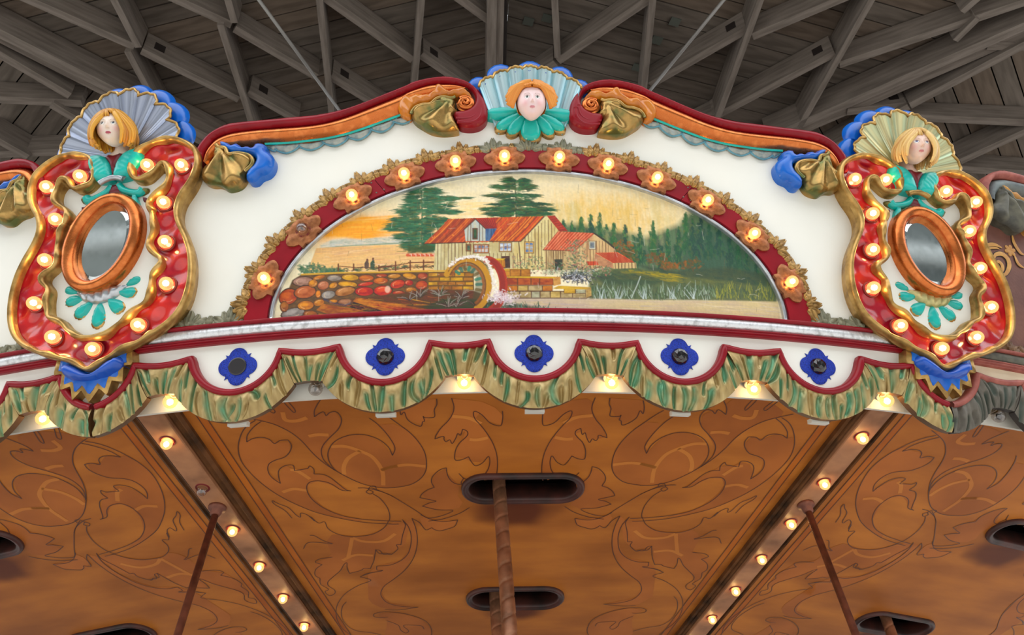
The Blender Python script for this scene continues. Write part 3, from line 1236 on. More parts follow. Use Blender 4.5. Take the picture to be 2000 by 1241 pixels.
def beam(R, p, q, w, h, name='joist', m='beam_wood', ext=(0, 0), top=0.0, plate=None):
    """a timber whose lower face runs through two photo points, hanging h below the boarding"""
    A, Bq = R.hit(p[0], p[1], h), R.hit(q[0], q[1], h)
    d = unit(Bq - A)
    A, Bq = A - d * ext[0], Bq + d * ext[1]
    L = np.linalg.norm(Bq - A)
    y = np.cross(-R.n, d)
    V, F = box(-L / 2, L / 2, -w / 2, w / 2, 0, h - top)
    c = (A + Bq) / 2
    M = Matrix(((d[0], y[0], -R.n[0], c[0]), (d[1], y[1], -R.n[1], c[1]), (d[2], y[2], -R.n[2], c[2]), (0, 0, 0, 1)))
    o = put(name, mesh(name, V, F, m, smooth=False), CEIL, M)
    if plate:
        e = L / 2 - .09
        s = 1 if plate > 0 else -1
        for sy in (-1, 1):
            V, F = box(s * e - .032, s * e + .032, sy * w / 2 - .003, sy * w / 2 + .003, h * .30, h * .68)
            put('hanger_plate', mesh('hanger_plate', V, F, 'dark_metal', smooth=False), o, M)
    return o


Wd, Td = .17, .20
# blocking between the rafters (left, then right)
for R, p, q, pl in [(RL, (55, 0), (262, 92), 0), (RL, (276, 100), (466, 195), -1), (RL, (484, 181), (580, 236), -1), (RL, (345, 0), (452, 49), 0), (RL, (458, 57), (618, 151), 0), (RL, (645, 150), (760, 222), -1),
                    (RL, (640, 0), (806, 118), 0), (RL, (822, 108), (915, 172), -1), (RL, (900, 0), (955, 40), 0),
                    (RR, (1270, -2), (1090, 120), 0), (RR, (1085, 124), (1030, 160), 0), (RR, (1460, 58), (1270, 167), -1), (RR, (1640, 0), (1470, 72), 0), (RR, (1631, 105), (1395, 230), -1),
                    (RR, (2010, 2), (1640, 127), 0), (RR, (1395, 232), (1330, 262), 0), (RR, (1320, -40), (1280, -8), 0)]:
    beam(R, p, q, .055, Wd, 'blocking', plate=pl, ext=(.5 if p[1] <= 2 else 0, 0))
# rafters
for R, p, q in [(RL, (219, -6), (270, 93)), (RL, (249, 101), (292, 182)), (RL, (443, -6), (458, 45)), (RL, (430, 49), (494, 250)), (RL, (623, -6), (648, 226)), (RL, (824, -6), (809, 172)),
                (RR, (1083, -6), (1089, 113)), (RR, (1276, -6), (1258, 172)), (RR, (1488, -6), (1408, 216)), (RR, (1706, -6), (1575, 226)), (RR, (1914, -6), (1880, 24)), (RR, (1910, 37), (1866, 80))]:
    beam(R, p, q, .042, Td, 'rafter', ext=(1.2 if p[1] < 0 else 0, .9 if q[1] > 160 else 0))
# hips
beam(RL, (962, -60), (958, 240), .06, Td + .02, 'hip_rafter', ext=(1, 1.2))
beam(RR, (978, -60), (973, 240), .05, Td + .01, 'hip_rafter', ext=(1, 1.2))
beam(RR, (989, -60), (983, 240), .018, Td - .02, 'hip_strip', m='dark_metal')
beam(RL, (-60, 36), (430, 282), .07, Td, 'hip_rafter')
beam(RLL, (-60, 45), (430, 296), .06, Td - .04, 'hip_rafter')
beam(RR, (2060, 26), (1500, 272), .07, Td, 'hip_rafter')
beam(RRR, (2060, 42), (1500, 285), .06, Td - .04, 'hip_rafter')
# the steeper bays at either side
for R, p, q, t in [(RLL, (-20, 96), (136, 188), 1), (RLL, (-20, 194), (160, 203), 0), (RLL, (-20, 266), (54, 308), 1), (RLL, (-20, 303), (130, 297), 0), (RLL, (100, 205), (150, 235), 1),
                   (RRR, (1655, 219), (1776, 206), 0), (RRR, (1620, 294), (1775, 209), 1), (RRR, (1778, 207), (2020, 78), 1), (RRR, (1780, 230), (2020, 241), 0), (RRR, (1876, 316), (2020, 250), 1),
                   (RRR, (1870, 330), (2020, 341), 0), (RRR, (1930, 90), (2020, 92), 0)]:
    beam(R, p, q, .055, Td if t else Wd, 'rafter' if t else 'blocking', plate=1 if (p == (1655, 219)) else 0)
for R, p, q in [(RL, (500, -8), (672, 228)), (RR, (1420, -8), (1262, 186))]:
    A, Bq = R.hit(p[0], p[1], .34), R.hit(q[0], q[1], .34)
    V, F = tube([A, (A + Bq) / 2, Bq], .011, 10)
    part('conduit', V, F, 'grey_pipe', CEIL)
for x, y in ((1032, 42), (1069, 36), (1318, 43), (1283, 79), (1245, 132)):
    X = RR.hit(x, y, .0)
    V, F = box(-.035, .035, -.028, .028, -.003, .006)
    M = Matrix(((RR.a[0], RR.b[0], -RR.n[0], X[0]), (RR.a[1], RR.b[1], -RR.n[1], X[1]), (RR.a[2], RR.b[2], -RR.n[2], X[2]), (0, 0, 0, 1)))
    put('patch_plate', mesh('patch_plate', V, F, 'dull_plate', smooth=False), CEIL, M)

# ------------------------------------------------------------------ carousel ceiling above the riders
mat('canopy', (46, 34, 26), rough=0.9, spec=.05)
V, F = lathe([(0.05, ZC + 1.3), (6.62, ZC + .16), (6.66, ZC + .12), (6.62, ZC + .10), (0.05, ZC + 1.24)], 72)  # unseen deck, added to stop daylight flooding in from above
tag(part('added_canopy', V, F, 'canopy', None), 'unseen dark canopy deck added above the ceiling panels to keep daylight out', 'canopy')

A10 = math.radians(10)
PZ = ZC + .03


def panel_mat():
    m = mat('panel_paint', (194, 116, 42), (150, 83, 28), rough=0.55, scale=2.2, stretch=(1, 2.6, 1), c3=(172, 99, 36), lo=.3, hi=.7, spec=.18, detail=5)
    nt = m.node_tree
    b = nt.nodes['Principled BSDF']
    src = b.inputs['Base Color'].links[0].from_socket
    tc = nt.nodes.new('ShaderNodeTexCoord')
    cur = src
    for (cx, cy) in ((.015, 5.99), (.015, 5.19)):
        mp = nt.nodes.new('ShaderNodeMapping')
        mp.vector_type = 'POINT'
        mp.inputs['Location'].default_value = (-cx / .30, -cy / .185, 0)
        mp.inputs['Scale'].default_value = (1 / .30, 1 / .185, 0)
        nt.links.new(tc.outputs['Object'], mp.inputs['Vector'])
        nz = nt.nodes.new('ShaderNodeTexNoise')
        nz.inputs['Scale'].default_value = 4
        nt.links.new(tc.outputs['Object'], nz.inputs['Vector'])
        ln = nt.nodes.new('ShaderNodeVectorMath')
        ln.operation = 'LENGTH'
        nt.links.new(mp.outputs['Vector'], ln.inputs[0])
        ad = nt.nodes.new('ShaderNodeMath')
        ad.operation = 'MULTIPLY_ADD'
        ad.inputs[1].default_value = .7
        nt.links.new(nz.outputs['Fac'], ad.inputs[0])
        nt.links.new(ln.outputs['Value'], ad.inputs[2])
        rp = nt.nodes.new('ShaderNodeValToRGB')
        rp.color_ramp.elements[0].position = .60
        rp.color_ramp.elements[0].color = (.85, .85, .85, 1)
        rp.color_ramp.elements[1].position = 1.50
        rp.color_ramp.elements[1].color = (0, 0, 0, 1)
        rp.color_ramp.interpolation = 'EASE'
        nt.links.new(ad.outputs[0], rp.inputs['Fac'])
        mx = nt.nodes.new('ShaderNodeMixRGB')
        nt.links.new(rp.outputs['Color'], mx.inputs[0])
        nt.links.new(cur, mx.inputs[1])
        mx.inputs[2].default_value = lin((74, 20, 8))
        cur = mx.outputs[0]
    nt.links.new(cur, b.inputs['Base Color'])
    return m


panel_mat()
mat('panel_line', (84, 42, 22), rough=0.5)
mat('panel_leaf', (182, 103, 43), (154, 84, 35), rough=0.55, scale=3, spec=.18)
mat('panel_border', (184, 100, 28), (158, 80, 24), rough=0.55, scale=3, spec=.18)
mat('slot_brown', (78, 38, 30), (38, 22, 18), rough=0.5, scale=12, coat=.0, bump=.2, bscale=40)
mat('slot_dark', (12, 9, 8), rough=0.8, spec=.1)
mat('beam_paint', (184, 128, 88), (132, 88, 60), rough=0.5, scale=7, c3=(164, 112, 78), spec=.25)
mat('beam_dark', (112, 70, 38), (56, 36, 20), rough=0.6, scale=9, spec=.15)
mat('rust', (134, 78, 58), (100, 54, 40), rough=0.55, metal=.2, scale=30)
mat('old_brass', (176, 124, 92), (130, 88, 64), rough=0.38, metal=.5, scale=18, c3=(156, 106, 78))


def ceil_xy(pts, x0, y0, s):
    out = []
    for a, b in pts:
        X = plane_z(x0 + a / s, y0 + b / s, PZ)
        out.append((X[0] - .017, -X[1]))
    return out


za = lambda p: ceil_xy(p, 1010, 780, 5.396)
zb = lambda p: ceil_xy(p, 1010, 1000, 5.15)
zc = lambda p: ceil_xy(p, 1260, 780, 5.397)
zd = lambda p: ceil_xy(p, 1240, 1000, 5.15)
LINES = [
    za([(335, 120), (322, 190), (330, 272), (400, 265), (460, 235), (540, 160), (610, 122), (635, 135), (610, 200), (540, 270), (460, 360), (390, 460), (335, 580), (312, 700), (312, 800), (322, 855)]),
    za([(880, -20), (845, 70), (850, 140), (890, 220), (950, 290), (990, 360), (1000, 405)]),
    za([(1000, 405), (915, 378), (905, 410), (880, 435), (845, 415), (815, 455), (785, 400), (770, 350), (740, 370), (725, 305)]),
    za([(725, 305), (680, 325), (665, 360), (690, 400), (740, 450), (770, 520), (772, 590), (755, 630), (690, 625), (628, 595)]),
    za([(628, 595), (590, 650), (540, 692), (470, 660), (422, 595), (400, 640), (400, 700), (420, 760), (470, 810), (550, 835), (640, 825), (705, 770)]),
    za([(650, 820), (670, 860), (668, 885), (740, 870), (800, 820), (830, 760), (842, 708)]),
    za([(842, 708), (910, 730), (970, 790), (980, 850), (942, 912)]),
    za([(942, 912), (1010, 935), (1060, 975), (1078, 1015)]),
    za([(1078, 1015), (990, 1035), (905, 1055), (980, 1075), (1040, 1105)]),
    za([(1040, 1105), (880, 1145), (720, 1155), (800, 1200), (900, 1225), (980, 1225), (1100, 1150), (1250, 1060), (1380, 985), (1511, 930), (1590, 900)]),
    za([(550, 1130), (650, 1190), (800, 1240), (960, 1262)]),
    za([(1035, -15), (1025, 45), (1045, 100), (1035, 175), (1130, 180), (1150, 165), (1130, 215), (1150, 225), (1160, 270), (1230, 250), (1310, 195), (1350, 120), (1380, 150), (1395, 90), (1385, 10)]),
    za([(1600, 115), (1511, 165), (1400, 240), (1260, 340), (1150, 450), (1080, 560), (1050, 680), (1060, 760), (1110, 830), (1200, 880), (1350, 905)]) + zc([(0, 905), (130, 905), (300, 870), (450, 810), (620, 720), (760, 630), (880, 530), (1000, 410), (1120, 320), (1280, 240), (1430, 195), (1619, 155)]),
    zc([(350, 180), (250, 250), (130, 370), (50, 490), (65, 570)]), zc([(65, 570), (120, 480), (230, 400), (370, 352), (510, 350), (620, 385), (690, 440), (722, 520), (710, 600), (660, 680), (610, 725)]),
    zc([(860, -30), (895, 40), (915, 100), (905, 160)]), zc([(905, 160), (860, 125), (820, 110), (790, 150), (760, 120), (700, 110), (650, 150), (628, 210), (650, 290), (720, 370), (780, 450), (792, 520), (760, 600), (690, 670), (640, 710)]),
    zc([(1430, 200), (1500, 260), (1550, 340), (1548, 410)]), zc([(1548, 410), (1490, 375), (1405, 365), (1330, 385), (1270, 430), (1220, 400), (1140, 395)]),
    zc([(1140, 395), (1100, 450), (1105, 510), (1150, 570), (1240, 600), (1300, 640), (1300, 710), (1250, 780), (1160, 840)]),
    zc([(1160, 840), (1190, 760), (1190, 700), (1140, 660), (1060, 655), (1035, 712)]), zc([(1035, 712), (960, 700), (905, 690), (890, 665), (845, 700), (835, 750)]),
    zc([(835, 750), (740, 755), (650, 800), (560, 870), (490, 920), (440, 930)]),
    zc([(440, 930), (540, 920), (640, 860), (740, 825), (850, 825), (893, 870), (870, 950), (800, 1030), (680, 1110), (500, 1185), (300, 1225), (150, 1241), (0, 1252), (-110, 1256)]),
    zc([(1490, 190), (1570, 250), (1615, 340), (1625, 470), (1580, 600), (1480, 720), (1330, 850), (1150, 970), (950, 1070), (750, 1150), (500, 1215), (250, 1262), (0, 1283), (-90, 1285)]),
    zc([(0, 1000), (100, 955), (200, 925), (290, 905), (375, 902)]), zc([(185, 915), (205, 885), (250, 890), (262, 920), (215, 945), (240, 968), (285, 945), (262, 920)]),
    zc([(215, 965), (130, 1020), (50, 1110), (15, 1190), (12, 1241)]) + zd([(120, 60), (160, 130), (250, 185), (370, 205), (500, 205), (620, 170), (700, 120), (740, 55), (800, 65), (880, 0)]),
    zc([(770, 1235), (850, 1170), (920, 1150), (915, 1190), (960, 1170), (1050, 1090), (1150, 1050), (1220, 1015), (1190, 1055), (1080, 1120), (1000, 1200)]),
    zc([(1230, -40), (1170, 20), (1108, 90), (1120, 112), (1200, 40), (1250, -20)]), zc([(1480, -40), (1390, 30), (1308, 95), (1330, 115), (1430, 40), (1500, -15)]),
    zb([(625, 65), (650, 130), (730, 158), (790, 172), (850, 155), (875, 138), (930, 158), (1000, 85), (1080, 40)]),
    zb([(1080, 40), (1030, 140), (1000, 250), (1000, 370), (1030, 470), (1090, 560), (1180, 640), (1260, 700), (1290, 760), (1280, 810), (1220, 870), (1120, 905), (1000, 922), (905, 928)]),
    zb([(905, 928), (1030, 942), (1130, 948), (1230, 940)]),
    zb([(1175, 48), (1100, 130), (1062, 230), (1060, 330), (1080, 400), (1140, 460), (1240, 500), (1365, 505)]), zb([(1365, 505), (1355, 545), (1300, 552), (1442, 575), (1510, 608)]),
    zb([(625, 65), (750, 80), (850, 68), (930, 40), (1000, 5)]),
    zb([(1165, 60), (1135, 110), (1150, 200), (1155, 300)]), zb([(1155, 300), (1200, 300), (1180, 340), (1240, 395), (1290, 380), (1350, 385), (1400, 340)]),
    zb([(790, 1290), (745, 1220), (745, 1160), (790, 1090), (870, 1040), (980, 1000), (1120, 970), (1250, 962), (1330, 980), (1320, 1010), (1240, 1020), (1190, 1015)]),
    zb([(820, 1150), (850, 1115), (930, 1105), (1030, 1105), (970, 1160), (1000, 1180), (1050, 1150), (1080, 1100), (1200, 1050)]),
    zd([(635, 270), (720, 245), (820, 190), (865, 185)]), zd([(640, 275), (790, 255), (880, 260), (910, 315)]),
    zd([(620, 405), (740, 420), (780, 450), (710, 475)]), zd([(710, 475), (765, 520), (765, 580), (715, 610)]),
    zd([(715, 610), (700, 670), (620, 720), (650, 745), (600, 785), (555, 765), (560, 730), (620, 690), (635, 650), (590, 600), (530, 540), (500, 480), (475, 465), (465, 520), (435, 570)]),
    zd([(435, 570), (350, 550), (320, 540), (300, 525), (240, 530)]), zd([(240, 530), (215, 450), (212, 345)]), zd([(212, 345), (170, 350), (130, 390), (60, 385)]),
    zd([(120, 555), (240, 575), (330, 608)]), zd([(330, 608), (220, 645), (330, 690), (440, 760), (500, 840), (520, 920), (500, 1020), (440, 1110), (350, 1180), (250, 1260)]),
    zd([(430, 850), (465, 900), (460, 990), (400, 1080), (300, 1140), (150, 1165), (20, 1200)]),
]
LEAVES = [
    za([(335, 120), (322, 190), (330, 272), (460, 235), (540, 160), (610, 122), (635, 135), (540, 270), (390, 460), (335, 580), (312, 700), (322, 855), (470, 845), (400, 700), (422, 595), (540, 692), (628, 595), (690, 625), (755, 630), (772, 590), (740, 450), (665, 360), (725, 305), (770, 350), (815, 455), (880, 435), (915, 378), (1000, 405), (950, 290), (850, 140), (845, 70), (880, -20), (560, 20)]),
    za([(668, 885), (800, 820), (842, 708), (970, 790), (980, 850), (942, 912), (1060, 975), (1078, 1015), (905, 1055), (1040, 1105), (880, 1145), (720, 1155), (600, 1110), (690, 1000)]),
    za([(1035, -15), (1045, 100), (1035, 175), (1130, 180), (1160, 270), (1310, 195), (1380, 150), (1395, 90), (1385, 10)]),
    za([(1400, 240), (1260, 340), (1150, 450), (1080, 560), (1050, 680), (1060, 760), (1110, 830), (1200, 880), (1350, 905)]) + zc([(130, 905), (300, 870), (450, 810), (610, 725), (710, 600), (722, 520), (620, 385), (510, 350), (370, 352), (230, 400), (65, 570), (50, 490), (130, 370), (250, 250)]),
    zc([(905, 160), (820, 110), (700, 110), (628, 210), (650, 290), (720, 370), (792, 520), (760, 600), (760, 630), (880, 530), (1000, 410), (1120, 320), (1280, 240), (1430, 195), (1560, 170), (1400, 40), (1200, -20), (900, 0)]),
    zc([(1548, 410), (1490, 375), (1405, 365), (1270, 430), (1140, 395), (1100, 450), (1105, 510), (1150, 570), (1240, 600), (1300, 640), (1300, 710), (1250, 780), (1160, 840), (1190, 760), (1140, 660), (1060, 655), (1035, 712), (905, 690), (845, 700), (835, 750), (740, 755), (560, 870), (440, 930), (540, 920), (740, 825), (850, 825), (893, 870), (870, 950), (680, 1110), (500, 1185),
        (300, 1225), (250, 1262), (500, 1215), (750, 1150), (950, 1070), (1150, 970), (1330, 850), (1480, 720), (1580, 600), (1625, 470), (1600, 360)]),
    zb([(625, 65), (650, 130), (790, 172), (930, 158), (1000, 85), (1000, 5), (850, 68)]),
    zb([(1080, 40), (1030, 140), (1000, 250), (1000, 370), (1090, 560), (1260, 700), (1290, 760), (1220, 870), (905, 928), (1230, 940), (1400, 860), (1442, 575), (1365, 505), (1140, 460), (1060, 330), (1062, 230), (1100, 130), (1150, 60)]),
    zd([(160, 130), (250, 185), (370, 205), (500, 205), (640, 165), (700, 250), (620, 405), (780, 450), (765, 580), (700, 670), (620, 720), (635, 650), (530, 540), (475, 465), (435, 570), (240, 530), (212, 345), (60, 385), (-70, 300), (-90, 100), (60, 60)]),
    zb([(790, 1290), (745, 1220), (745, 1160), (870, 1040), (1120, 970), (1330, 980), (1190, 1050), (1200, 1241)]),
]


def flat_ribbon(P, w, z):
    V, F = sweep(np.asarray(P), [(w, 0), (-w, 0)])
    V[:, 2] = z
    return V, [f for f in F if len(f) == 4]


def mirx(P):
    return [(-p[0], p[1]) for p in P]


parts = []
for L in LINES:
    s = smooth_path(L, n=5)
    for P in (s, s * np.array([-1, 1])):
        parts.append(flat_ribbon(P, .0016, .0016))
for off in (.116, .143):
    for sx in (-1, 1):
        P = [(sx * (math.sin(A10) * r - math.cos(A10) * off), math.cos(A10) * r + math.sin(A10) * off) for r in np.linspace(2.6, 6.7, 12)]
        parts.append(flat_ribbon(np.array(P), .0016, .0016))
V, F, _g = merge(*parts)
ME_LINES = mesh('scroll_lines', V, F, 'panel_line')
parts = []
for L in LEAVES:
    for P in (L, mirx(L)[::-1]):
        V, F, nf = relief(P, 0.0, 1, 0, edge=.0007, g=.05, smooth=False, wall=False)
        parts.append((V, F))
V, F, _g = merge(*parts)
ME_LEAVES = mesh('painted_leaves', V, F, 'panel_leaf')
parts = []
for sx in (-1, 1):
    P = [(sx * (math.sin(A10) * r - math.cos(A10) * .1295), math.cos(A10) * r + math.sin(A10) * .1295) for r in np.linspace(2.6, 6.7, 12)]
    parts.append(flat_ribbon(np.array(P), .0135, .0008))
V, F, _g = merge(*parts)
ME_BORDER = mesh('border_stripe', V, F, 'panel_border')


VEINS = [za([(1060, 690), (1250, 670), (1400, 690), (1511, 720)]), zc([(120, 880), (150, 730), (260, 590), (400, 520), (560, 470), (700, 470)]), zc([(400, 520), (510, 590), (545, 680), (530, 760)]),
         zc([(0, 680), (80, 695), (150, 720)]), zc([(980, 170), (1080, 200), (1190, 190), (1230, 110)]), zc([(740, 350), (850, 345), (940, 360)]), zc([(870, 800), (1000, 720), (1080, 700)]), zc([(880, 920), (1020, 900), (1130, 930)]),
         zd([(40, 190), (150, 260), (330, 260), (450, 220)]), zd([(455, 220), (460, 310), (470, 420)]), zd([(230, 400), (400, 390), (520, 440)]), za([(540, 250), (680, 190), (850, 170)]), za([(450, 400), (560, 420), (640, 415)])]
mat('panel_vein', (202, 124, 54), (184, 108, 44), rough=0.55, scale=3, spec=.18)
parts = []
for L in VEINS:
    v_ = smooth_path(L, n=5)
    for P in (v_, v_ * np.array([-1, 1])):
        parts.append(flat_ribbon(P, .0075, .0011))
V, F, _g = merge(*parts)
ME_VEINS = mesh('leaf_veins', V, F, 'panel_vein')


def stadium(cx, cy, a, b, n=14):
    """a slot with straight sides and round ends"""
    P = []
    for i in range(n + 1):
        w = -math.pi / 2 + math.pi * i / n
        P.append((cx + a - b + b * math.cos(w), cy + b * math.sin(w)))
    for i in range(n + 1):
        w = math.pi / 2 + math.pi * i / n
        P.append((cx - a + b + b * math.cos(w), cy + b * math.sin(w)))
    return np.array(P)


SLOTS = ((.017, 6.135, .205, .070), (.015, 5.318, .197, .078))
t10 = math.tan(A10)
pp = [(-t10 * r, r) for r in np.linspace(2.5, 6.75, 24)] + [(t10 * r, r) for r in np.linspace(6.75, 2.5, 24)]
V, F, nf = relief(pp[::-1], 0.0, 1, 0, edge=0.0, g=.12, smooth=False, holes=[stadium(*s)[::2] for s in SLOTS], wall=False)
ME_PANEL = mesh('painted_panel', V, F, 'panel_paint')
ME_SLOT, ME_DARK_BOX = [], []
for (cx, cy, a, b) in SLOTS:
    prof = [(.022, -.004), (.022, .006), (.017, .012), (.012, .011), (.009, .015), (.003, .017), (-.004, .013), (-.006, .004), (-.007, -.06), (.022, -.06), (.022, -.004)]
    V, F = sweep(stadium(cx, cy, a + .012, b + .012), prof, True)
    ME_SLOT.append(mesh('slot_frame', V, F, 'slot_brown'))
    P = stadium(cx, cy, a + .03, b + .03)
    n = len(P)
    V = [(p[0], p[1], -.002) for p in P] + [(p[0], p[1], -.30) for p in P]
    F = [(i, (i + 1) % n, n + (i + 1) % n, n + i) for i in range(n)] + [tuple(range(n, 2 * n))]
    ME_DARK_BOX.append(mesh('slot_dark_box', V, F, 'slot_dark', smooth=False))  # added near-black box, its colour stands in for the shade above the slot


def sector(th, z=PZ):
    """frame at the carousel axis: x across the sector, y outwards, z down"""
    c, s = math.cos(th), math.sin(th)
    return Matrix(((c, s, 0, 0), (s, -c, 0, 0), (0, 0, -1, z), (0, 0, 0, 1)))


names = {-2: 'painted ceiling panel at the far left corner, mostly out of view', -1: 'brown scroll-painted ceiling panel left of the bulb-lit beam with the rod on the left',
         0: 'brown scroll-painted ceiling panel in the middle, pierced by two pole slots', 1: 'brown scroll-painted ceiling panel right of the bulb-lit beam on the right',
         2: 'painted ceiling panel at the far right corner, mostly out of view'}
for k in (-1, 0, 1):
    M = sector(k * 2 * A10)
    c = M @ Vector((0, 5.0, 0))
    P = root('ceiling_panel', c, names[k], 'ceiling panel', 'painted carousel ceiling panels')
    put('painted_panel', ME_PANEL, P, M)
    put('border_stripe', ME_BORDER, P, M)
    put('painted_leaves', ME_LEAVES, P, M)
    put('leaf_veins', ME_VEINS, P, M)
    put('scroll_lines', ME_LINES, P, M)
    for i in range(2):
        o = put('slot_frame', ME_SLOT[i], P, M)
        put('slot_dark_box', ME_DARK_BOX[i], o, M)

# radial beams with their rows of bulbs
V, F = sweep(np.array([(0, 2.4), (0, 6.78)]), [(.043, .0), (.043, .028), (.040, .031), (-.040, .031), (-.043, .028), (-.043, .0)])
ME_BEAM = mesh('bulb_board', V, F, 'beam_paint', smooth=False)
rails = []
for sx in (-1, 1):
    P = np.array([(sx * .062, 2.4), (sx * .062, 6.78)])
    rails.append(sweep(P, [(.018, .0), (.018, .016), (.009, .020), (.006, .014), (.0, .012), (-.004, .018), (-.010, .020), (-.018, .012), (-.018, .0)]))
ME_RAIL = [mesh('side_rail', v, f, 'beam_dark', smooth=False) for v, f in rails]
lab = {-1: 'radial ceiling beam with a row of bulbs, left of the middle panel', 1: 'radial ceiling beam with a row of bulbs, right of the middle panel'}
for k in (-1, 1):
    M = sector(k * A10)
    O = root('radial_beam', M @ Vector((0, 5.5, 0)), lab[k], 'beam', 'radial carousel beams')
    put('bulb_board', ME_BEAM, O, M)
    for r in ME_RAIL:
        put('side_rail', r, O, M)
    for i in range(9):
        r = 6.554 - .2622 * i
        Mb = M @ Matrix.Translation(Vector((-.002, r, .031)))
        so = socket(O, Mb, .017)
        bulb(so, Mb, .0185, lit=not (k == -1 and i == 1))
    # rod and its flange hang from the beam
    r = 6.172 if k < 0 else 6.149
    p = M @ Vector((.0, r, .03))
    V, F = lathe([(0, 0), (.032, 0), (.031, -.010), (.021, -.014), (.019, -.032), (.014, -.036), (.0, -.036)], 16)
    Rr = root('tie_rod', p, 'thin rust-brown tie rod hanging from the %s bulb-lit beam' % ('left' if k < 0 else 'right'), 'rod', 'tie rods')
    put('flange', mesh('flange', V, F, 'rust'), Rr, Matrix.Translation(p))
    V, F = tube([(0, 0, -.03), (0, 0, -1.2), (0, 0, -2.6)], .0125, 12)
    put('rod', mesh('rod', V, F, 'rust'), Rr, Matrix.Translation(p))

# twisted brass poles of the mounts
nz, nk = 640, 32
V = []
for i in range(nz + 1):
    z = .13 - 2.9 * i / nz
    for j in range(nk):
        a = 2 * math.pi * j / nk
        w = (a - z * 2 * math.pi / .060) % (2 * math.pi) / (2 * math.pi)
        r = .0245 * (1 - .15 * math.exp(-((w - .5) / .05) ** 2))
        V.append((r * math.cos(a), r * math.sin(a), z))
F = [(i * nk + j, i * nk + (j + 1) % nk, (i + 1) * nk + (j + 1) % nk, (i + 1) * nk + j) for i in range(nz) for j in range(nk)]
ME_POLE = mesh('twisted_pole', V, F, 'old_brass')
for (x, y), (xb, yb), lb in (((976, 966), (996, 1241), 'twisted brass pole through the larger slot in the middle ceiling panel'),
                             ((967, 1182), (971, 1241), 'twisted brass pole through the smaller, lower slot in the middle ceiling panel'),
                             ((1730, 1208), (1742, 1241), 'twisted brass pole in the slot at the lower right corner')):
    X = plane_z(x, y, PZ)
    g = ray(xb, yb)
    Q = CAM + g * ((X[1] - CAM[1]) / g[1])          # where it crosses the lower line of sight, hanging in the plane of its slot
    ez = Vector(X - Q).normalized()
    ex = ez.cross(Vector((0, 1, 0))).normalized() * -1
    ey = ez.cross(ex)
    M = Matrix(((ex[0], ey[0], ez[0], X[0]), (ex[1], ey[1], ez[1], X[1]), (ex[2], ey[2], ez[2], X[2]), (0, 0, 0, 1)))
    o = put('twisted_pole', ME_POLE, None, M)
    tag(o, lb, 'pole', 'twisted brass poles')

# ------------------------------------------------------------------ the painting of the water mill, brushed stroke by stroke on a fine grid
CW, CH = 940, 296
PU0, PU1, PV0, PV1 = UC - .790, UC + .790, 0.0, .497
CAN3 = np.zeros((CH, CW, 3))
SXC, SYC = CW / (PU1 - PU0), CH / (PV1 - PV0)
prng = np.random.default_rng(5)
YY, XX = np.mgrid[0:CH, 0:CW] + 0.5


def cpt(x, y):
    u, v = board(x, y, .003)
    return ((u - PU0) * SXC, (PV1 - v) * SYC)


q1 = lambda pts: np.array([cpt(540 + a / 3.846, 350 + b / 3.846) for a, b in pts])
q2 = lambda pts: np.array([cpt(1020 + a / 3.7037, 350 + b / 3.7037) for a, b in pts])
K1 = 3.846 * .97          # crop pixels per canvas cell, for sizes


def vnoise(sx, sy, seed, oct=3):
    r = np.random.default_rng(seed)
    out = np.zeros((CH, CW))
    amp, tot = 1.0, 0.0
    for o in range(oct):
        ny, nx = int(CH / sy) + 3, int(CW / sx) + 3
        g = r.random((ny, nx))
        y, x = YY / sy, XX / sx
        iy, ix = y.astype(int), x.astype(int)
        fy, fx = y - iy, x - ix
        fy, fx = fy * fy * (3 - 2 * fy), fx * fx * (3 - 2 * fx)
        out += amp * ((g[iy, ix] * (1 - fx) + g[iy, ix + 1] * fx) * (1 - fy) + (g[iy + 1, ix] * (1 - fx) + g[iy + 1, ix + 1] * fx) * fy)
        tot += amp
        amp *= .5
        sx, sy = max(2, sx / 2), max(2, sy / 2)
    return out / tot


NZ = vnoise(40, 14, 1)
NF = vnoise(9, 4, 2)
NFY = vnoise(4, 18, 3)


def C(c):
    return np.array(lin(c)[:3])


def blend(mask, col):
    m = mask[..., None]
    CAN3[:] = CAN3 * (1 - m) + col * m


def fill(poly, c1, c2=None, nz=None, alpha=1.0, soft=0.8):
    P = np.asarray(poly)
    x0, y0 = np.maximum(np.floor(P.min(0) - 2).astype(int), 0)
    x1, y1 = np.minimum(np.ceil(P.max(0) + 3).astype(int), (CW, CH))
    if x1 <= x0 or y1 <= y0:
        return
    X, Y = XX[y0:y1, x0:x1], YY[y0:y1, x0:x1]
    pts = np.stack([X.ravel(), Y.ravel()], 1)
    ins = inside(P, pts)
    d = edge_dist(P, pts)
    m = np.clip(.5 + np.where(ins, d, -d) / soft, 0, 1).reshape(X.shape) * alpha
    col = C(c1)
    if c2 is not None:
        n = (NZ if nz is None else nz)[y0:y1, x0:x1, None]
        n = np.clip((n - .3) / .4, 0, 1)
        col = C(c1) * (1 - n) + C(c2) * n
    sub = CAN3[y0:y1, x0:x1]
    sub[:] = sub * (1 - m[..., None]) + col * m[..., None]


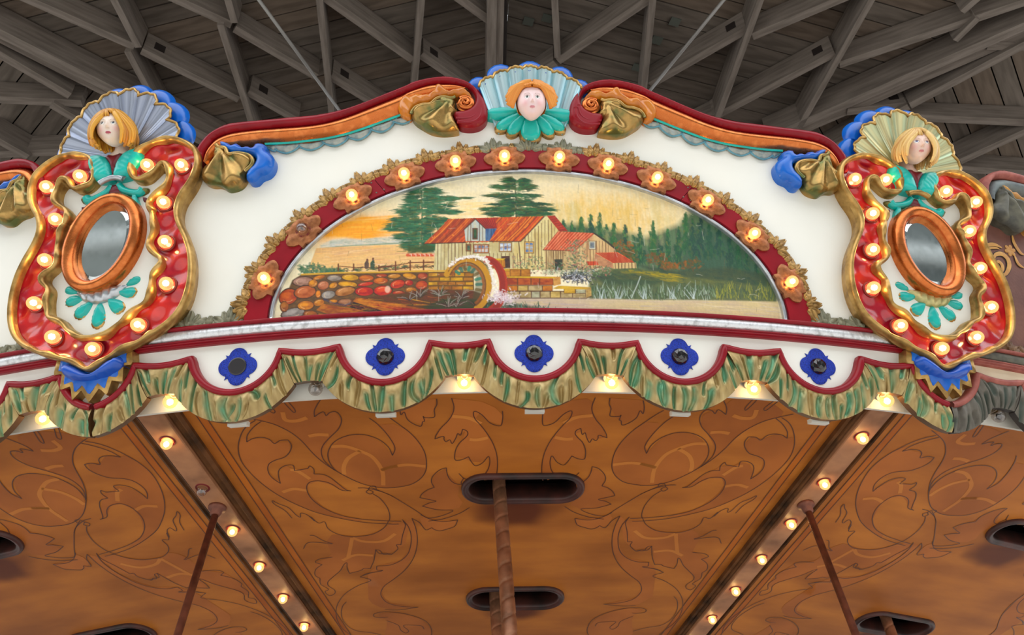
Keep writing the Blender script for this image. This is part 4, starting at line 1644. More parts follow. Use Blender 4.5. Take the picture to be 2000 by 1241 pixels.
def stroke(path, w, c, alpha=1.0, w2=None, soft=.9):
    P = np.asarray(path, float)
    x0, y0 = np.maximum(np.floor(P.min(0) - w - 2).astype(int), 0)
    x1, y1 = np.minimum(np.ceil(P.max(0) + w + 3).astype(int), (CW, CH))
    if x1 <= x0 or y1 <= y0:
        return
    X, Y = XX[y0:y1, x0:x1], YY[y0:y1, x0:x1]
    best = np.zeros(X.shape)
    w2 = w if w2 is None else w2
    n = len(P) - 1
    for i in range(n):
        a, b = P[i], P[i + 1]
        d = b - a
        L = d @ d + 1e-9
        t = np.clip(((X - a[0]) * d[0] + (Y - a[1]) * d[1]) / L, 0, 1)
        dist = np.hypot(X - a[0] - t * d[0], Y - a[1] - t * d[1])
        ww = w + (w2 - w) * (i + t) / n
        best = np.maximum(best, np.clip((ww / 2 - dist) / soft + .5, 0, 1))
    m = (best * alpha)[..., None]
    sub = CAN3[y0:y1, x0:x1]
    sub[:] = sub * (1 - m) + C(c) * m


def dabs(n, xr, yr, L, w, ang, cols, alpha=.8, jit=.3, region=None):
    for _ in range(n):
        x, y = prng.uniform(*xr), prng.uniform(*yr)
        if region is not None and not inside(region, np.array([(x, y)]))[0]:
            continue
        a = ang + prng.normal(0, jit)
        l = L * prng.uniform(.5, 1.4)
        c = cols[prng.integers(len(cols))]
        stroke([(x, y), (x + l * math.cos(a), y + l * math.sin(a))], w * prng.uniform(.6, 1.3), c, alpha, w2=w * .3)


def oval(c, rx, ry, rot=0, n=18):
    a = np.linspace(0, 2 * math.pi, n, endpoint=False)
    x, y = rx * np.cos(a), ry * np.sin(a)
    return np.stack([c[0] + x * math.cos(rot) - y * math.sin(rot), c[1] + x * math.sin(rot) + y * math.cos(rot)], 1)


# sky
base = C((245, 236, 212)) * (1 - NZ[..., None]) + C((234, 220, 184)) * NZ[..., None]
CAN3[:] = base
yl = np.exp(-((XX - 610) / 150) ** 2) * np.exp(-((YY - 100) / 60) ** 2) * (.35 + NFY)
blend(np.clip(yl * .8, 0, .75), C((226, 186, 100)))
so = np.exp(-((XX - 165) / 125) ** 2) * np.exp(-((YY - q1([(600, 380)])[0][1]) / 26) ** 2) * (.5 + NZ)
blend(np.clip(so * 1.2, 0, .95), C((240, 168, 66)))
dabs(60, q1([(430, 300), (900, 440)])[:, 0], q1([(430, 300), (900, 430)])[:, 1], 40, 4, 0, [(244, 178, 76), (236, 160, 60), (246, 200, 120)], .35, .06)
dabs(40, (q1([(1250, 200)])[0][0], q1([(1600, 200)])[0][0]), (q1([(1300, 180)])[0][1], q1([(1300, 300)])[0][1]), 40, 6, 0, [(244, 218, 160), (240, 206, 140)], .3, .1)
# haze and far shore
hz = q1([(330, 500), (420, 455), (520, 445), (640, 455), (800, 440), (990, 420), (1000, 510), (330, 530)])
fill(hz, (190, 194, 188), (214, 206, 190), NF, .85, 5)
dabs(90, (hz[:, 0].min(), hz[:, 0].max()), (hz[:, 1].min() + 4, hz[:, 1].max()), 14, 2, 0, [(150, 164, 150), (205, 206, 204), (168, 180, 160), (225, 214, 190)], .5, .1, hz)
stroke(q1([(360, 520), (520, 505), (700, 495), (980, 480)]), 3, (132, 152, 124), .7)
# field and water
fl = q1([(230, 700), (300, 520), (980, 490), (1190, 560), (1190, 700)])
fill(fl, (232, 196, 142), (222, 180, 132), None, 1, 2)
dabs(150, (fl[:, 0].min(), fl[:, 0].max()), (fl[:, 1].min(), fl[:, 1].max()), 36, 1.6, -.02, [(240, 208, 160), (214, 166, 140), (200, 150, 130), (246, 220, 178), (236, 186, 120)], .45, .04, fl)
# right: misty forest
for i in range(26):
    x = prng.uniform(120, 1500)
    y = prng.uniform(150, 300)
    p = q2([(x, y), (x + prng.uniform(-20, 20), y + 220)])
    stroke(p, prng.uniform(8, 22), [(206, 176, 96), (200, 190, 140), (166, 176, 130), (222, 196, 120)][i % 4], .16, soft=8)
fo = q2([(230, 330), (420, 330), (620, 360), (900, 420), (1130, 330), (1220, 230), (1500, 330), (1700, 560), (1850, 780), (1850, 860), (620, 760), (600, 560), (300, 480)])
fill(fo, (58, 104, 70), (34, 78, 56), NFY, .9, 14)
tops = [(300, 290), (360, 305), (425, 258), (495, 255), (560, 238), (610, 330), (660, 318), (745, 335), (800, 400), (850, 350), (945, 305), (1000, 400), (1050, 358), (1130, 340), (1180, 235), (1230, 290), (1290, 270), (1350, 330), (1420, 340), (1500, 400), (1560, 460), (1620, 540), (1690, 620)]
for i, (x, y) in enumerate(tops):
    h = prng.uniform(210, 300)
    dark = [(38, 92, 62), (30, 84, 58), (44, 100, 58), (28, 74, 62)][i % 4] if x < 1250 else [(28, 80, 66), (24, 68, 62), (40, 92, 60)][i % 3]
    for k in range(110):
        t = prng.random() ** .8
        w = (8 + 74 * t) * .62
        c = q2([(x + prng.normal(0, .45) * w, y + h * t)])[0]
        l = prng.uniform(4, 10)
        col = dark if prng.random() < .7 else [(76, 128, 72), (60, 110, 60), (110, 120, 70)][prng.integers(3)]
        stroke([c, (c[0] + prng.normal(0, 2), c[1] + l)], prng.uniform(2.5, 5.5), col, .62, w2=1)
fill(q2([(1180, 420), (1300, 330), (1500, 420), (1680, 600), (1800, 760), (1400, 720), (1150, 640)]), (22, 74, 64), (30, 84, 62), NFY, .6, 30)
for x in (610, 780, 890, 1000):
    p = q2([(x, 380), (x + 8, 470)])
    stroke(p, 7, (204, 196, 150), .3, soft=5)
for cx, cy, rx, ry, c in ((720, 510, 85, 70, (150, 92, 40)), (770, 560, 60, 50, (112, 86, 44)), (985, 575, 85, 42, (124, 84, 44)), (1060, 630, 70, 30, (150, 92, 40)), (1220, 620, 90, 36, (110, 84, 46))):
    for k in range(70):
        a, r = prng.uniform(0, 6.28), prng.random() ** .5
        p = q2([(cx + rx * r * math.cos(a), cy + ry * r * math.sin(a))])[0]
        col = c if prng.random() < .6 else [(90, 96, 48), (168, 104, 46), (64, 84, 48)][prng.integers(3)]
        stroke([p, p + prng.normal(0, 3, 2)], prng.uniform(2, 4), col, .55)
sh = q2([(830, 620), (1100, 660), (1500, 640), (1800, 700), (1830, 790), (1300, 760), (1000, 700)])
fill(sh, (58, 78, 58), (76, 86, 56), NF, .8, 8)
# meadow, tall grass and river
me_ = q2([(560, 650), (700, 648), (840, 648), (960, 670), (1120, 700), (1500, 740), (1840, 800), (1840, 900), (480, 880), (480, 700)])
fill(me_, (112, 116, 70), (88, 100, 66), NF, .95, 5)
dabs(120, q2([(650, 650), (1120, 650)])[:, 0], q2([(600, 655), (600, 720)])[:, 1], 16, 2.4, .12, [(170, 150, 52), (186, 164, 60), (150, 140, 56)], .6, .1)
dk = q2([(500, 690), (700, 670), (900, 690), (1040, 740), (900, 780), (600, 770)])
fill(dk, (56, 78, 62), (70, 92, 66), NF, .85, 8)
gr = q2([(500, 770), (1840, 780), (1840, 880), (500, 875)])
fill(gr, (92, 108, 80), (74, 90, 66), NFY, .7, 10)
for i in range(420):
    x, y = prng.uniform(500, 1810), prng.uniform(790, 885)
    p = q2([(x, y)])[0]
    l = prng.uniform(6, 20)
    a = -math.pi / 2 + prng.normal(0, .28)
    cols = [(150, 168, 140), (186, 198, 184), (110, 132, 92), (64, 88, 62), (78, 104, 72)] if x < 1400 else [(150, 152, 70), (176, 170, 88), (110, 122, 72), (70, 92, 62)]
    stroke([p, (p[0] + l * math.cos(a), p[1] + l * math.sin(a))], 1.8, cols[prng.integers(len(cols))], .65, w2=.5)
stroke(q2([(790, 860), (830, 770), (855, 705)]), 1.6, (206, 214, 206), .8)
for x0 in (580, 690, 880, 1100, 1240):
    for k in range(6):
        p = q2([(x0 + prng.normal(0, 14), 865)])[0]
        stroke([p, (p[0] + prng.normal(0, 6), p[1] - prng.uniform(14, 26))], 2.0, (206, 216, 214), .6, w2=.5)
rv = q2([(-60, 860), (480, 868), (1000, 880), (1850, 890), (1870, 1060), (-60, 985)])
fill(rv, (206, 186, 160), (214, 196, 156), None, 1, 4)
lv = np.clip(1 - (XX - 400) / 250, 0, 1) * np.clip((YY - q2([(0, 850)])[0][1]) / 4, 0, 1) * (XX > 360)
blend(lv * .8 * np.clip(vnoise(60, 5, 9) * 1.2, 0, 1), C((186, 172, 184)))
dabs(140, (rv[:, 0].min(), rv[:, 0].max()), (rv[:, 1].min(), rv[:, 1].max()), 46, 1.8, .01, [(222, 206, 172), (196, 178, 160), (190, 176, 184), (228, 214, 188), (202, 184, 150)], .45, .04, rv)
# the two firs
def fir(layers, cx, trunk, cols):
    stroke(q1(trunk), 3, (70, 74, 50), .8)
    for y, xa, xb, th, n in layers:
        for k in range(int(n * 2.4)):
            x = cx + (prng.uniform(xa, xb) - cx) * prng.uniform(.75, 1.02)
            e = 1 - abs((x - cx) / (max(cx - xa, xb - cx) + 1))
            yy = y + prng.normal(0, th * (.25 + .50 * e))
            p = q1([(x, yy)])[0]
            s = 1 if x > cx else -1
            l = prng.uniform(7, 18)
            stroke([p, (p[0] + s * l, p[1] + prng.uniform(-2.5, 3.0))], prng.uniform(2.4, 5.0), cols[prng.integers(len(cols))], .66, w2=.6)


gs = [(36, 96, 70), (48, 108, 76), (30, 82, 58), (84, 134, 96), (96, 104, 56), (58, 116, 84)]
fir([(95, 1010, 1230, 26, 60), (150, 990, 1330, 30, 90), (145, 1250, 1440, 12, 26), (200, 960, 1330, 26, 80), (245, 895, 1380, 24, 110), (310, 880, 1300, 30, 110), (350, 830, 1260, 26, 110), (375, 825, 1150, 14, 60), (430, 905, 1240, 34, 130), (500, 960, 1190, 40, 120)],
    1090, [(1090, 90), (1095, 300), (1085, 540)], gs)
fill(q1([(985, 555), (990, 505), (1060, 515), (1120, 495), (1185, 505), (1188, 555)]), (46, 78, 42), (70, 88, 40), NF, .85, 4)
gs2 = [(26, 82, 54), (40, 98, 62), (20, 66, 46), (62, 118, 70), (88, 96, 48)]
fir([(15, 1720, 1880, 20, 40), (60, 1640, 1925, 22, 80), (125, 1580, 1960, 14, 80), (165, 1700, 1900, 14, 30), (190, 1620, 2040, 14, 80), (228, 1550, 2085, 18, 120), (265, 1590, 2060, 18, 120)], 1800, [(1790, 10), (1800, 180), (1800, 280)], gs2)
# left bank bushes, fence, two strollers
for k in range(260):
    x = prng.uniform(180, 500)
    p = q1([(x, prng.uniform(640 + abs(x - 270) * .2, 720))])[0]
    stroke([p, p + prng.normal(0, 3, 2)], prng.uniform(2, 4), [(70, 112, 88), (86, 128, 92), (54, 92, 74), (110, 132, 96)][prng.integers(4)], .6)
dabs(120, q1([(440, 680), (1190, 680)])[:, 0], q1([(500, 672), (500, 696)])[:, 1], 8, 2.2, 0, [(60, 92, 66), (82, 104, 66), (46, 74, 58)], .7, .4)
br = (112, 62, 40)
for x, ya, yb in ((465, 640, 690), (580, 640, 685), (770, 650, 690), (895, 622, 690), (1005, 615, 692), (1105, 610, 692)):
    stroke(q1([(x, ya), (x, yb)]), 2.6, br, .95)
for P in ([(465, 655), (580, 665), (770, 668), (895, 652)], [(770, 662), (895, 650), (1005, 630), (1180, 622)], [(770, 690), (895, 680), (1005, 662), (1180, 655)], [(990, 628), (1105, 628), (1185, 630)]):
    stroke(q1(P), 1.8, br, .9)
stroke(q1([(985, 572), (1190, 572)]), 6, (206, 96, 74), .9)
for k in range(6):
    x = 1000 + 34 * k
    stroke(q1([(x, 565), (x + 14, 565), (x + 14, 580)]), 1.2, (240, 214, 196), .9)
for x, c, h in ((722, (64, 86, 66), 66), (678, (96, 76, 66), 58)):
    stroke(q1([(x, 662), (x, 662 - h * .45)]), 8, c, .95)
    stroke(q1([(x - 6, 640), (x + 4, 618)]), 5, c, .95)
    fill(oval(q1([(x + 4, 662 - h + 4)])[0], 2.0, 2.4), (120, 74, 56))
# mill house
wall = q1([(1195, 487), (1830, 468), (1838, 672), (1180, 694)])
fill(wall, (214, 204, 166), (196, 180, 136), NFY, 1, .7)
gab = q1([(1810, 478)]).tolist() + q2([(178, 270), (272, 380), (160, 512), (170, 660), (-60, 660), (-60, 470)]).tolist()
fill(np.array(gab), (222, 208, 160), (206, 186, 132), NFY, 1, .7)


def boards_on(f, pts, c=(112, 76, 50), w=1.1, a=.85):
    for x, ya, yb in pts:
        stroke(f([(x, ya), (x + prng.normal(0, 3), yb)]), w * prng.uniform(.7, 1.6), c, a)


boards_on(q1, [(x, 486, 690) for x in range(1212, 1400, 26)])
boards_on(q1, [(x, 480, 570) for x in range(1400, 1480, 26)] + [(x, 560, 680) for x in range(1600, 1830, 30)])
boards_on(q2, [(x, 440 - x * .85 if x < 178 else 288 + (x - 178) * 1.0, 620 if x < 160 else 480) for x in range(20, 262, 24)])
stroke(q1([(1820, 476), (1836, 672)]), 2.2, (96, 64, 40), .9)
roof = q1([(1108, 487), (1298, 302), (2010, 282), (1832, 470)])
fill(roof, (206, 112, 54), (182, 84, 42), NFY, 1, .8)
for k in range(64):
    t = k / 63 + prng.normal(0, .004)
    a = np.array([1298 + t * 712, 302 - t * 20])
    b = np.array([1112 + t * 718, 486 - t * 16])
    s0, s1 = sorted(prng.uniform(0, 1, 2))
    if prng.random() < .55:
        s0, s1 = 0, 1
    p = q1([a + (b - a) * s0, a + (b - a) * ((s0 + s1) / 2) + (4, 3), a + (b - a) * s1])
    stroke(p, prng.uniform(1, 2.6), [(150, 62, 36), (226, 140, 72), (120, 52, 34), (232, 156, 92), (214, 96, 48)][prng.integers(5)], .75)
stroke(q1([(1108, 488), (1420, 478)]), 2.2, (74, 44, 32), .9)
stroke(q1([(1600, 470), (1836, 470), (2010, 284)]), 2.0, (74, 44, 32), .9)
fill(q2([(178, 268), (236, 265), (330, 378), (268, 380)]), (190, 78, 44), (160, 60, 40), NF)
for k in range(7):
    stroke(q2([(192 + k * 13, 282 + k * 15), (238 + k * 13, 272 + k * 15)]), 1.2, (112, 44, 32), .8)
fill(q1([(1412, 378), (1495, 303), (1570, 372), (1570, 466), (1420, 466)]), (186, 196, 196), (206, 200, 176), NFY)
boards_on(q1, [(1440, 352, 466), (1460, 336, 466), (1525, 332, 466), (1548, 352, 466)], w=1.3)
fill(q1([(1570, 372), (1655, 372), (1600, 466), (1570, 466)]), (96, 124, 156), (70, 98, 138), NFY)
boards_on(q1, [(1590, 375, 450), (1612, 375, 440), (1632, 375, 415)], (40, 60, 90))
fill(q1([(1495, 300), (1640, 294), (1658, 371), (1566, 374)]), (184, 70, 46), (160, 56, 40), NF)
for k in range(8):
    stroke(q1([(1515 + k * 17, 302), (1580 + k * 10, 370)]), 1.3, (110, 40, 30), .8)
stroke(q1([(1410, 380), (1495, 302), (1570, 374)]), 2.2, (90, 60, 46), .9)


def window(f, x0, y0, x1, y1, frame_, glass, nx=2, ny=2):
    fill(f([(x0 - 7, y0 - 7), (x1 + 7, y0 - 7), (x1 + 7, y1 + 7), (x0 - 7, y1 + 7)]), frame_)
    fill(f([(x0, y0), (x1, y0), (x1, y1), (x0, y1)]), glass[0], glass[1], NF)
    for i in range(1, nx):
        x = x0 + (x1 - x0) * i / nx
        stroke(f([(x, y0), (x, y1)]), 1.5, frame_, .95)
    for i in range(1, ny):
        y = y0 + (y1 - y0) * i / ny
        stroke(f([(x0, y), (x1, y)]), 1.5, frame_, .95)
    stroke(f([(x0 - 8, y0 - 8), (x1 + 8, y0 - 8), (x1 + 8, y1 + 8), (x0 - 8, y1 + 8), (x0 - 8, y0 - 8)]), 1.1, (84, 54, 36), .85)


window(q1, 1481, 378, 1503, 446, (110, 72, 50), ((64, 96, 62), (52, 80, 56)), 1, 1)
window(q1, 1488, 500, 1588, 550, (176, 112, 60), ((214, 206, 200), (110, 120, 140)), 4, 2)
window(q1, 1680, 484, 1760, 540, (186, 150, 96), ((58, 96, 160), (220, 224, 226)), 3, 2)
window(q1, 1432, 500, 1454, 536, (150, 96, 60), ((92, 120, 92), (70, 90, 80)), 1, 1)
window(q2, 24, 462, 76, 530, (206, 166, 92), ((104, 126, 160), (190, 196, 200)), 2, 3)
fill(q1([(1690, 580), (1752, 578), (1756, 668), (1694, 672)]), (92, 62, 48), (70, 46, 40), NF)
fill(q1([(1575, 600), (1720, 598), (1700, 612), (1600, 614)]), (214, 176, 60))
fill(q1([(1600, 612), (1715, 610), (1718, 665), (1620, 672)]), (196, 140, 52), (170, 112, 40), NFY)
boards_on(q1, [(1630, 614, 668), (1660, 614, 668), (1690, 612, 666)], (120, 76, 36))
# lower barn
fill(q2([(160, 512), (445, 518), (448, 660), (168, 655)]), (206, 184, 142), (186, 160, 118), NFY)
fill(q2([(378, 520), (520, 398), (668, 508), (640, 640), (440, 655)]), (214, 186, 142), (198, 160, 122), NFY)
boards_on(q2, [(x, 520, 650) for x in range(175, 300, 17)] + [(x, 450, 640) for x in range(470, 640, 22)], w=1.2)
fill(q2([(150, 513), (258, 380), (522, 394), (380, 522)]), (206, 96, 66), (226, 138, 104), NFY)
for k in range(34):
    t = k / 33
    stroke(q2([(258 + t * 262, 381 + t * 13), (152 + t * 228, 513 + t * 8)]), prng.uniform(.9, 1.9), [(160, 66, 48), (232, 160, 130), (186, 80, 56)][k % 3], .7)
stroke(q2([(520, 394), (600, 445), (674, 506)]), 3.0, (64, 48, 40), .95)
stroke(q2([(150, 514), (380, 522)]), 1.6, (110, 62, 44), .9)
window(q2, 490, 458, 522, 502, (214, 206, 180), ((150, 156, 160), (110, 116, 120)), 1, 1)
fill(q2([(525, 535), (690, 530), (812, 604), (655, 609)]), (208, 92, 62), (226, 130, 98), NFY)
for k in range(11):
    stroke(q2([(540 + k * 14, 536), (665 + k * 14, 606)]), 1.3, (130, 52, 38), .7)
fill(q2([(655, 609), (822, 606), (826, 646), (660, 650)]), (212, 186, 140))
boards_on(q2, [(x, 610, 647) for x in range(672, 824, 24)], (92, 60, 44), 1.6)
fill(q2([(525, 540), (655, 610), (660, 650), (560, 630), (520, 600)]), (196, 150, 116), (176, 128, 100), NF)
fill(q2([(460, 596), (540, 596), (552, 622), (480, 626)]), (204, 96, 70))
boards_on(q2, [(475, 598, 622), (495, 598, 622), (515, 598, 622)], (140, 60, 46))
fill(q2([(232, 582), (290, 580), (290, 660), (236, 662)]), (70, 74, 56), (54, 58, 48), NF)
# climbing roses and bushes by the walls
for k in range(700):
    r = prng.random()
    if r < .4:
        x, y = prng.normal(385, 38), prng.uniform(440, 660)
    elif r < .75:
        x, y = prng.uniform(-70, 300), prng.uniform(560, 690)
        if y < 600 and x > 150:
            continue
    else:
        x, y = prng.uniform(440, 640), prng.uniform(630, 700)
    p = q2([(x, y)])[0]
    stroke([p, p + prng.normal(0, 1.6, 2)], prng.uniform(1.2, 2.8), [(92, 116, 82), (70, 100, 70), (112, 130, 92), (186, 128, 116), (140, 96, 80), (150, 160, 130)][prng.integers(6)], .65)
for k in range(360):
    p = q2([(prng.normal(390, 60), prng.normal(705, 24))])[0]
    stroke([p, p + prng.normal(0, 3, 2)], prng.uniform(1, 2.4), [(50, 44, 56), (78, 74, 90), (206, 206, 214), (40, 56, 46), (62, 60, 72)][prng.integers(5)], .7)
fill(q2([(160, 640), (560, 650), (520, 700), (300, 690), (150, 690)]), (96, 120, 84), (80, 100, 72), NF, .35, 8)
# stone bank beside the stream
def blocks(f, x0, x1, y0, y1, n, cols, out=(96, 60, 36)):
    fill(f([(x0, y0), (x1, y0), (x1, y1), (x0, y1)]), out)
    x = x0
    k = 0
    ws = prng.uniform(.7, 1.3, n)
    ws = ws / ws.sum() * (x1 - x0)
    for w in ws:
        c = cols[prng.integers(len(cols))]
        P = f([(x + 4, y0 + 4), (x + w - 4, y0 + 3), (x + w - 3, y1 - 4), (x + 3, y1 - 3)])
        fill(P, c, tuple(max(0, q - 34) for q in c), NF, 1, 1.2)
        x += w


warm = [(206, 140, 70), (196, 116, 54), (214, 168, 96), (186, 104, 50)]
pale = [(206, 180, 120), (196, 176, 136), (190, 186, 160), (214, 176, 90)]
blocks(q1, 1690, 1900, 690, 742, 3, [(190, 130, 66), (206, 150, 80)])
fill(q1([(1690, 690), (1720, 674), (1900, 676), (1890, 692)]), (206, 164, 60), (190, 140, 50), NF)
blocks(q2, -90, 60, 655, 705, 2, [(196, 140, 76)])
blocks(q2, -110, 225, 716, 770, 4, warm)
fill(q2([(-110, 716), (-80, 704), (275, 708), (225, 720)]), (214, 176, 70), (196, 150, 60), NF)
fill(q2([(225, 720), (276, 708), (280, 762), (225, 775)]), (206, 160, 100), (180, 130, 76), NF)
blocks(q2, -120, 220, 770, 812, 4, pale + warm[:1])
blocks(q2, -110, 460, 812, 862, 7, pale)
blocks(q2, 300, 460, 794, 830, 2, pale)
fill(q2([(220, 796), (262, 772), (498, 784), (460, 800)]), (214, 178, 84), (196, 160, 80), NF)
fill(q2([(460, 798), (498, 786), (500, 846), (462, 866)]), (196, 166, 110), (170, 140, 90), NF)
stroke(q2([(-110, 864), (460, 866), (500, 848)]), 2, (96, 66, 50), .8)
# rubble wall on the left
fill(q1([(40, 1080), (60, 900), (120, 760), (190, 716), (460, 706), (1140, 694), (1140, 900), (900, 960), (500, 1060)]), (96, 72, 48), (120, 88, 52), NF, 1, 2)
stroke(q1([(190, 718), (460, 706), (800, 700), (1140, 692), (1480, 694)]), 3.5, (214, 172, 84), .85)
stones = [(200, 770, 72, 36, (176, 140, 124)), (90, 885, 66, 62, (188, 98, 44)), (215, 850, 76, 50, (186, 112, 74)), (125, 1010, 82, 40, (160, 152, 146)), (220, 950, 58, 36, (206, 140, 46)), (320, 740, 44, 15, (200, 132, 50)), (435, 745, 52, 24, (160, 148, 138)),
          (555, 740, 62, 26, (206, 160, 46)), (352, 800, 40, 36, (186, 122, 92)), (275, 785, 32, 30, (202, 140, 46)), (428, 800, 30, 22, (206, 146, 44)), (535, 792, 70, 24, (210, 158, 60)), (675, 745, 54, 25, (196, 116, 46)), (783, 765, 52, 26, (202, 120, 44)),
          (790, 725, 40, 12, (170, 80, 50)), (670, 790, 56, 15, (196, 76, 50)), (660, 845, 66, 36, (192, 70, 40)), (800, 840, 64, 40, (206, 82, 46)), (910, 790, 52, 34, (198, 84, 44)), (885, 730, 46, 18, (196, 140, 76)), (1000, 730, 50, 23, (206, 150, 54)),
          (1098, 730, 36, 26, (176, 92, 62)), (995, 780, 30, 22, (190, 74, 50)), (1090, 798, 42, 36, (192, 96, 58)), (920, 860, 46, 20, (196, 86, 48)), (1010, 835, 40, 24, (190, 130, 62)), (515, 845, 72, 36, (182, 128, 82)), (390, 870, 48, 32, (166, 158, 150)),
          (314, 865, 18, 30, (206, 132, 40)), (320, 930, 38, 26, (200, 136, 46)), (425, 920, 32, 14, (206, 140, 40)), (518, 925, 52, 26, (172, 126, 96)), (255, 1015, 50, 26, (166, 104, 52)), (60, 960, 30, 40, (170, 110, 60))]
for x, y, rx, ry, c in stones:
    ctr = q1([(x, y)])[0]
    rot = prng.normal(0, .12)
    ov = oval(ctr, rx / K1 * 1.02, ry / K1 * 1.02, rot)
    fill(ov + prng.normal(0, .5, ov.shape), (76, 52, 36))
    fill(oval(ctr, rx / K1 * .92, ry / K1 * .88, rot), c, tuple(max(0, q - 30) for q in c), NF, 1, 1.6)
    fill(oval(ctr + np.array([-rx, -ry]) / K1 * .2, rx / K1 * .5, ry / K1 * .42, rot), tuple(min(255, q + 26) for q in c), None, None, .55, 3)
    a0 = prng.uniform(0, 6)
    arc = oval(ctr, rx / K1 * .6, ry / K1 * .6, rot)
    k0 = prng.integers(0, 12)
    stroke(arc[k0:k0 + 6], 1.4, (240, 206, 170), .55, w2=.4)
fill(oval(q1([(835, 830)])[0], 5, 7), (240, 210, 190), None, None, .7, 2)
stroke(q1([(360, 905), (430, 935), (520, 950), (560, 930)]), 4, (52, 62, 92), .6)
# squared wall by the wheel
fill(q1([(1135, 700), (1482, 696), (1485, 835), (1135, 850)]), (120, 88, 34))
for y0, y1, n in ((704, 734, 5), (738, 768, 4), (772, 800, 5), (804, 836, 4)):
    blocks(q1, 1140, 1480, y0, y1, n, [(206, 158, 46), (196, 140, 40), (180, 128, 40), (214, 170, 66)], (104, 76, 34))
# earth, logs and rushes
fill(q1([(560, 900), (760, 880), (1140, 830), (1480, 836), (1640, 900), (1640, 1010), (1200, 1010), (560, 1030)]), (112, 62, 36), (92, 66, 36), NF, 1, 4)
for P, c in (([(300, 985), (350, 938), (700, 1000), (640, 1030), (460, 1040)], (190, 124, 52)), ([(300, 1040), (320, 1012), (480, 1030), (420, 1060)], (200, 150, 40)), ([(575, 920), (600, 890), (720, 910), (1260, 1002), (830, 1006)], (196, 128, 46)), ([(550, 965), (580, 925), (830, 1000), (720, 1005)], (56, 40, 30)),
             ([(700, 940), (1240, 1002), (980, 1004)], (190, 84, 36))):
    fill(q1(P), c, tuple(max(0, q - 40) for q in c), NF, 1, 1.2)
dabs(60, q1([(340, 900), (1200, 900)])[:, 0], q1([(340, 920), (340, 1005)])[:, 1], 26, 1.3, .16, [(226, 170, 80), (120, 66, 34), (206, 110, 50)], .5, .05)
fill(q1([(1100, 960), (1250, 900), (1620, 900), (2060, 985), (2060, 1000), (1200, 1000)]), (44, 66, 44), (58, 74, 40), NF, .8, 5)
for cx, cy, n in ((1075, 890, 16), (1230, 880, 18), (1390, 900, 22), (1350, 960, 16), (1500, 960, 16), (1000, 910, 8), (1290, 960, 12)):
    for k in range(n):
        a = -math.pi / 2 + prng.uniform(-1.35, 1.35)
        p = q1([(cx, cy)])[0]
        l = prng.uniform(12, 26)
        m_ = (p[0] + l * .6 * math.cos(a), p[1] + l * .6 * math.sin(a))
        e = (p[0] + l * math.cos(a) * 1.05, p[1] + l * .82 * math.sin(a))
        stroke([p, m_, e], 3.2, [(72, 44, 36), (92, 62, 50), (54, 48, 32), (60, 72, 42)][prng.integers(4)], .85, w2=.6)
        if prng.random() < .4:
            stroke([p, m_, e], 1.0, (206, 196, 184), .7, w2=.5)
for x in np.arange(1560, 2060, 7):
    p = q1([(x + prng.normal(0, 6), 1000 - (x - 1560) * .012)])[0]
    l = prng.uniform(8, 22)
    a = -math.pi / 2 + prng.normal(0, .5)
    stroke([p, (p[0] + l * math.cos(a), p[1] + l * math.sin(a))], 2.2, [(40, 86, 66), (60, 104, 84), (34, 68, 54), (130, 160, 146)][prng.integers(4)], .85, w2=.5)
for x in np.arange(0, 640, 7):
    p = q2([(x + prng.normal(0, 6), 968)])[0]
    l = prng.uniform(4, 17) * (1.15 - x / 800)
    a = -math.pi / 2 + prng.normal(0, .6)
    stroke([p, (p[0] + l * math.cos(a), p[1] + l * math.sin(a))], 2.2, [(40, 80, 62), (60, 104, 84), (34, 64, 52)][prng.integers(3)], .85, w2=.5)
# mill wheel
def arc1(cx, cy, rx, ry, a0, a1, n=24):
    return q1([(cx + rx * math.cos(a), cy + ry * math.sin(a)) for a in np.linspace(a0, a1, n)])


fill(q1([(1275, 690), (1330, 630), (1430, 590), (1530, 600), (1600, 660), (1620, 780), (1600, 900), (1480, 900), (1500, 720), (1400, 680)]), (70, 88, 66), (90, 76, 44), NF, .6, 4)
for k in range(7):
    a = -2.6 + k * .28
    p = q1([(1430 + 85 * math.cos(a), 800 + 140 * math.sin(a)), (1430 + 118 * math.cos(a), 800 + 175 * math.sin(a))])
stroke(arc1(1570, 800, 135, 195, -1.5, 1.2), 15, (176, 72, 40), 1)
stroke(arc1(1590, 800, 110, 190, -1.3, 1.1), 9, (150, 56, 34), .9)
stroke(arc1(1430, 800, 165, 195, -2.7, 1.1), 11, (196, 148, 40), 1)
stroke(arc1(1430, 800, 140, 172, -2.65, 1.05), 3, (120, 74, 36), .9)
stroke(arc1(1430, 800, 125, 155, -2.6, 1.0), 4.5, (150, 92, 44), .9)
for k in range(9):
    a = -2.3 + k * .32
    stroke(q1([(1425 + 80 * math.cos(a), 800 + 118 * math.sin(a)), (1425 + 112 * math.cos(a), 800 + 140 * math.sin(a))]), 6, [(52, 130, 110), (60, 110, 96), (110, 90, 50)][k % 3], .85)
stroke(arc1(1450, 800, 185, 205, -2.6, -.8), 2, (116, 70, 34), .8)
foam = q1([(1300, 655), (1350, 612), (1430, 585), (1510, 582), (1570, 605), (1605, 660), (1628, 740), (1645, 830), (1650, 905)])
for k in range(420):
    i = prng.integers(0, len(foam) - 1)
    t = prng.random()
    p = foam[i] * (1 - t) + foam[i + 1] * t + prng.normal(0, 1.3 + (i > 4) * .6, 2)
    stroke([p, p + prng.normal(0, 1.5, 2)], prng.uniform(1, 2.2), [(250, 246, 240), (236, 228, 220), (228, 214, 206)][prng.integers(3)], .75)
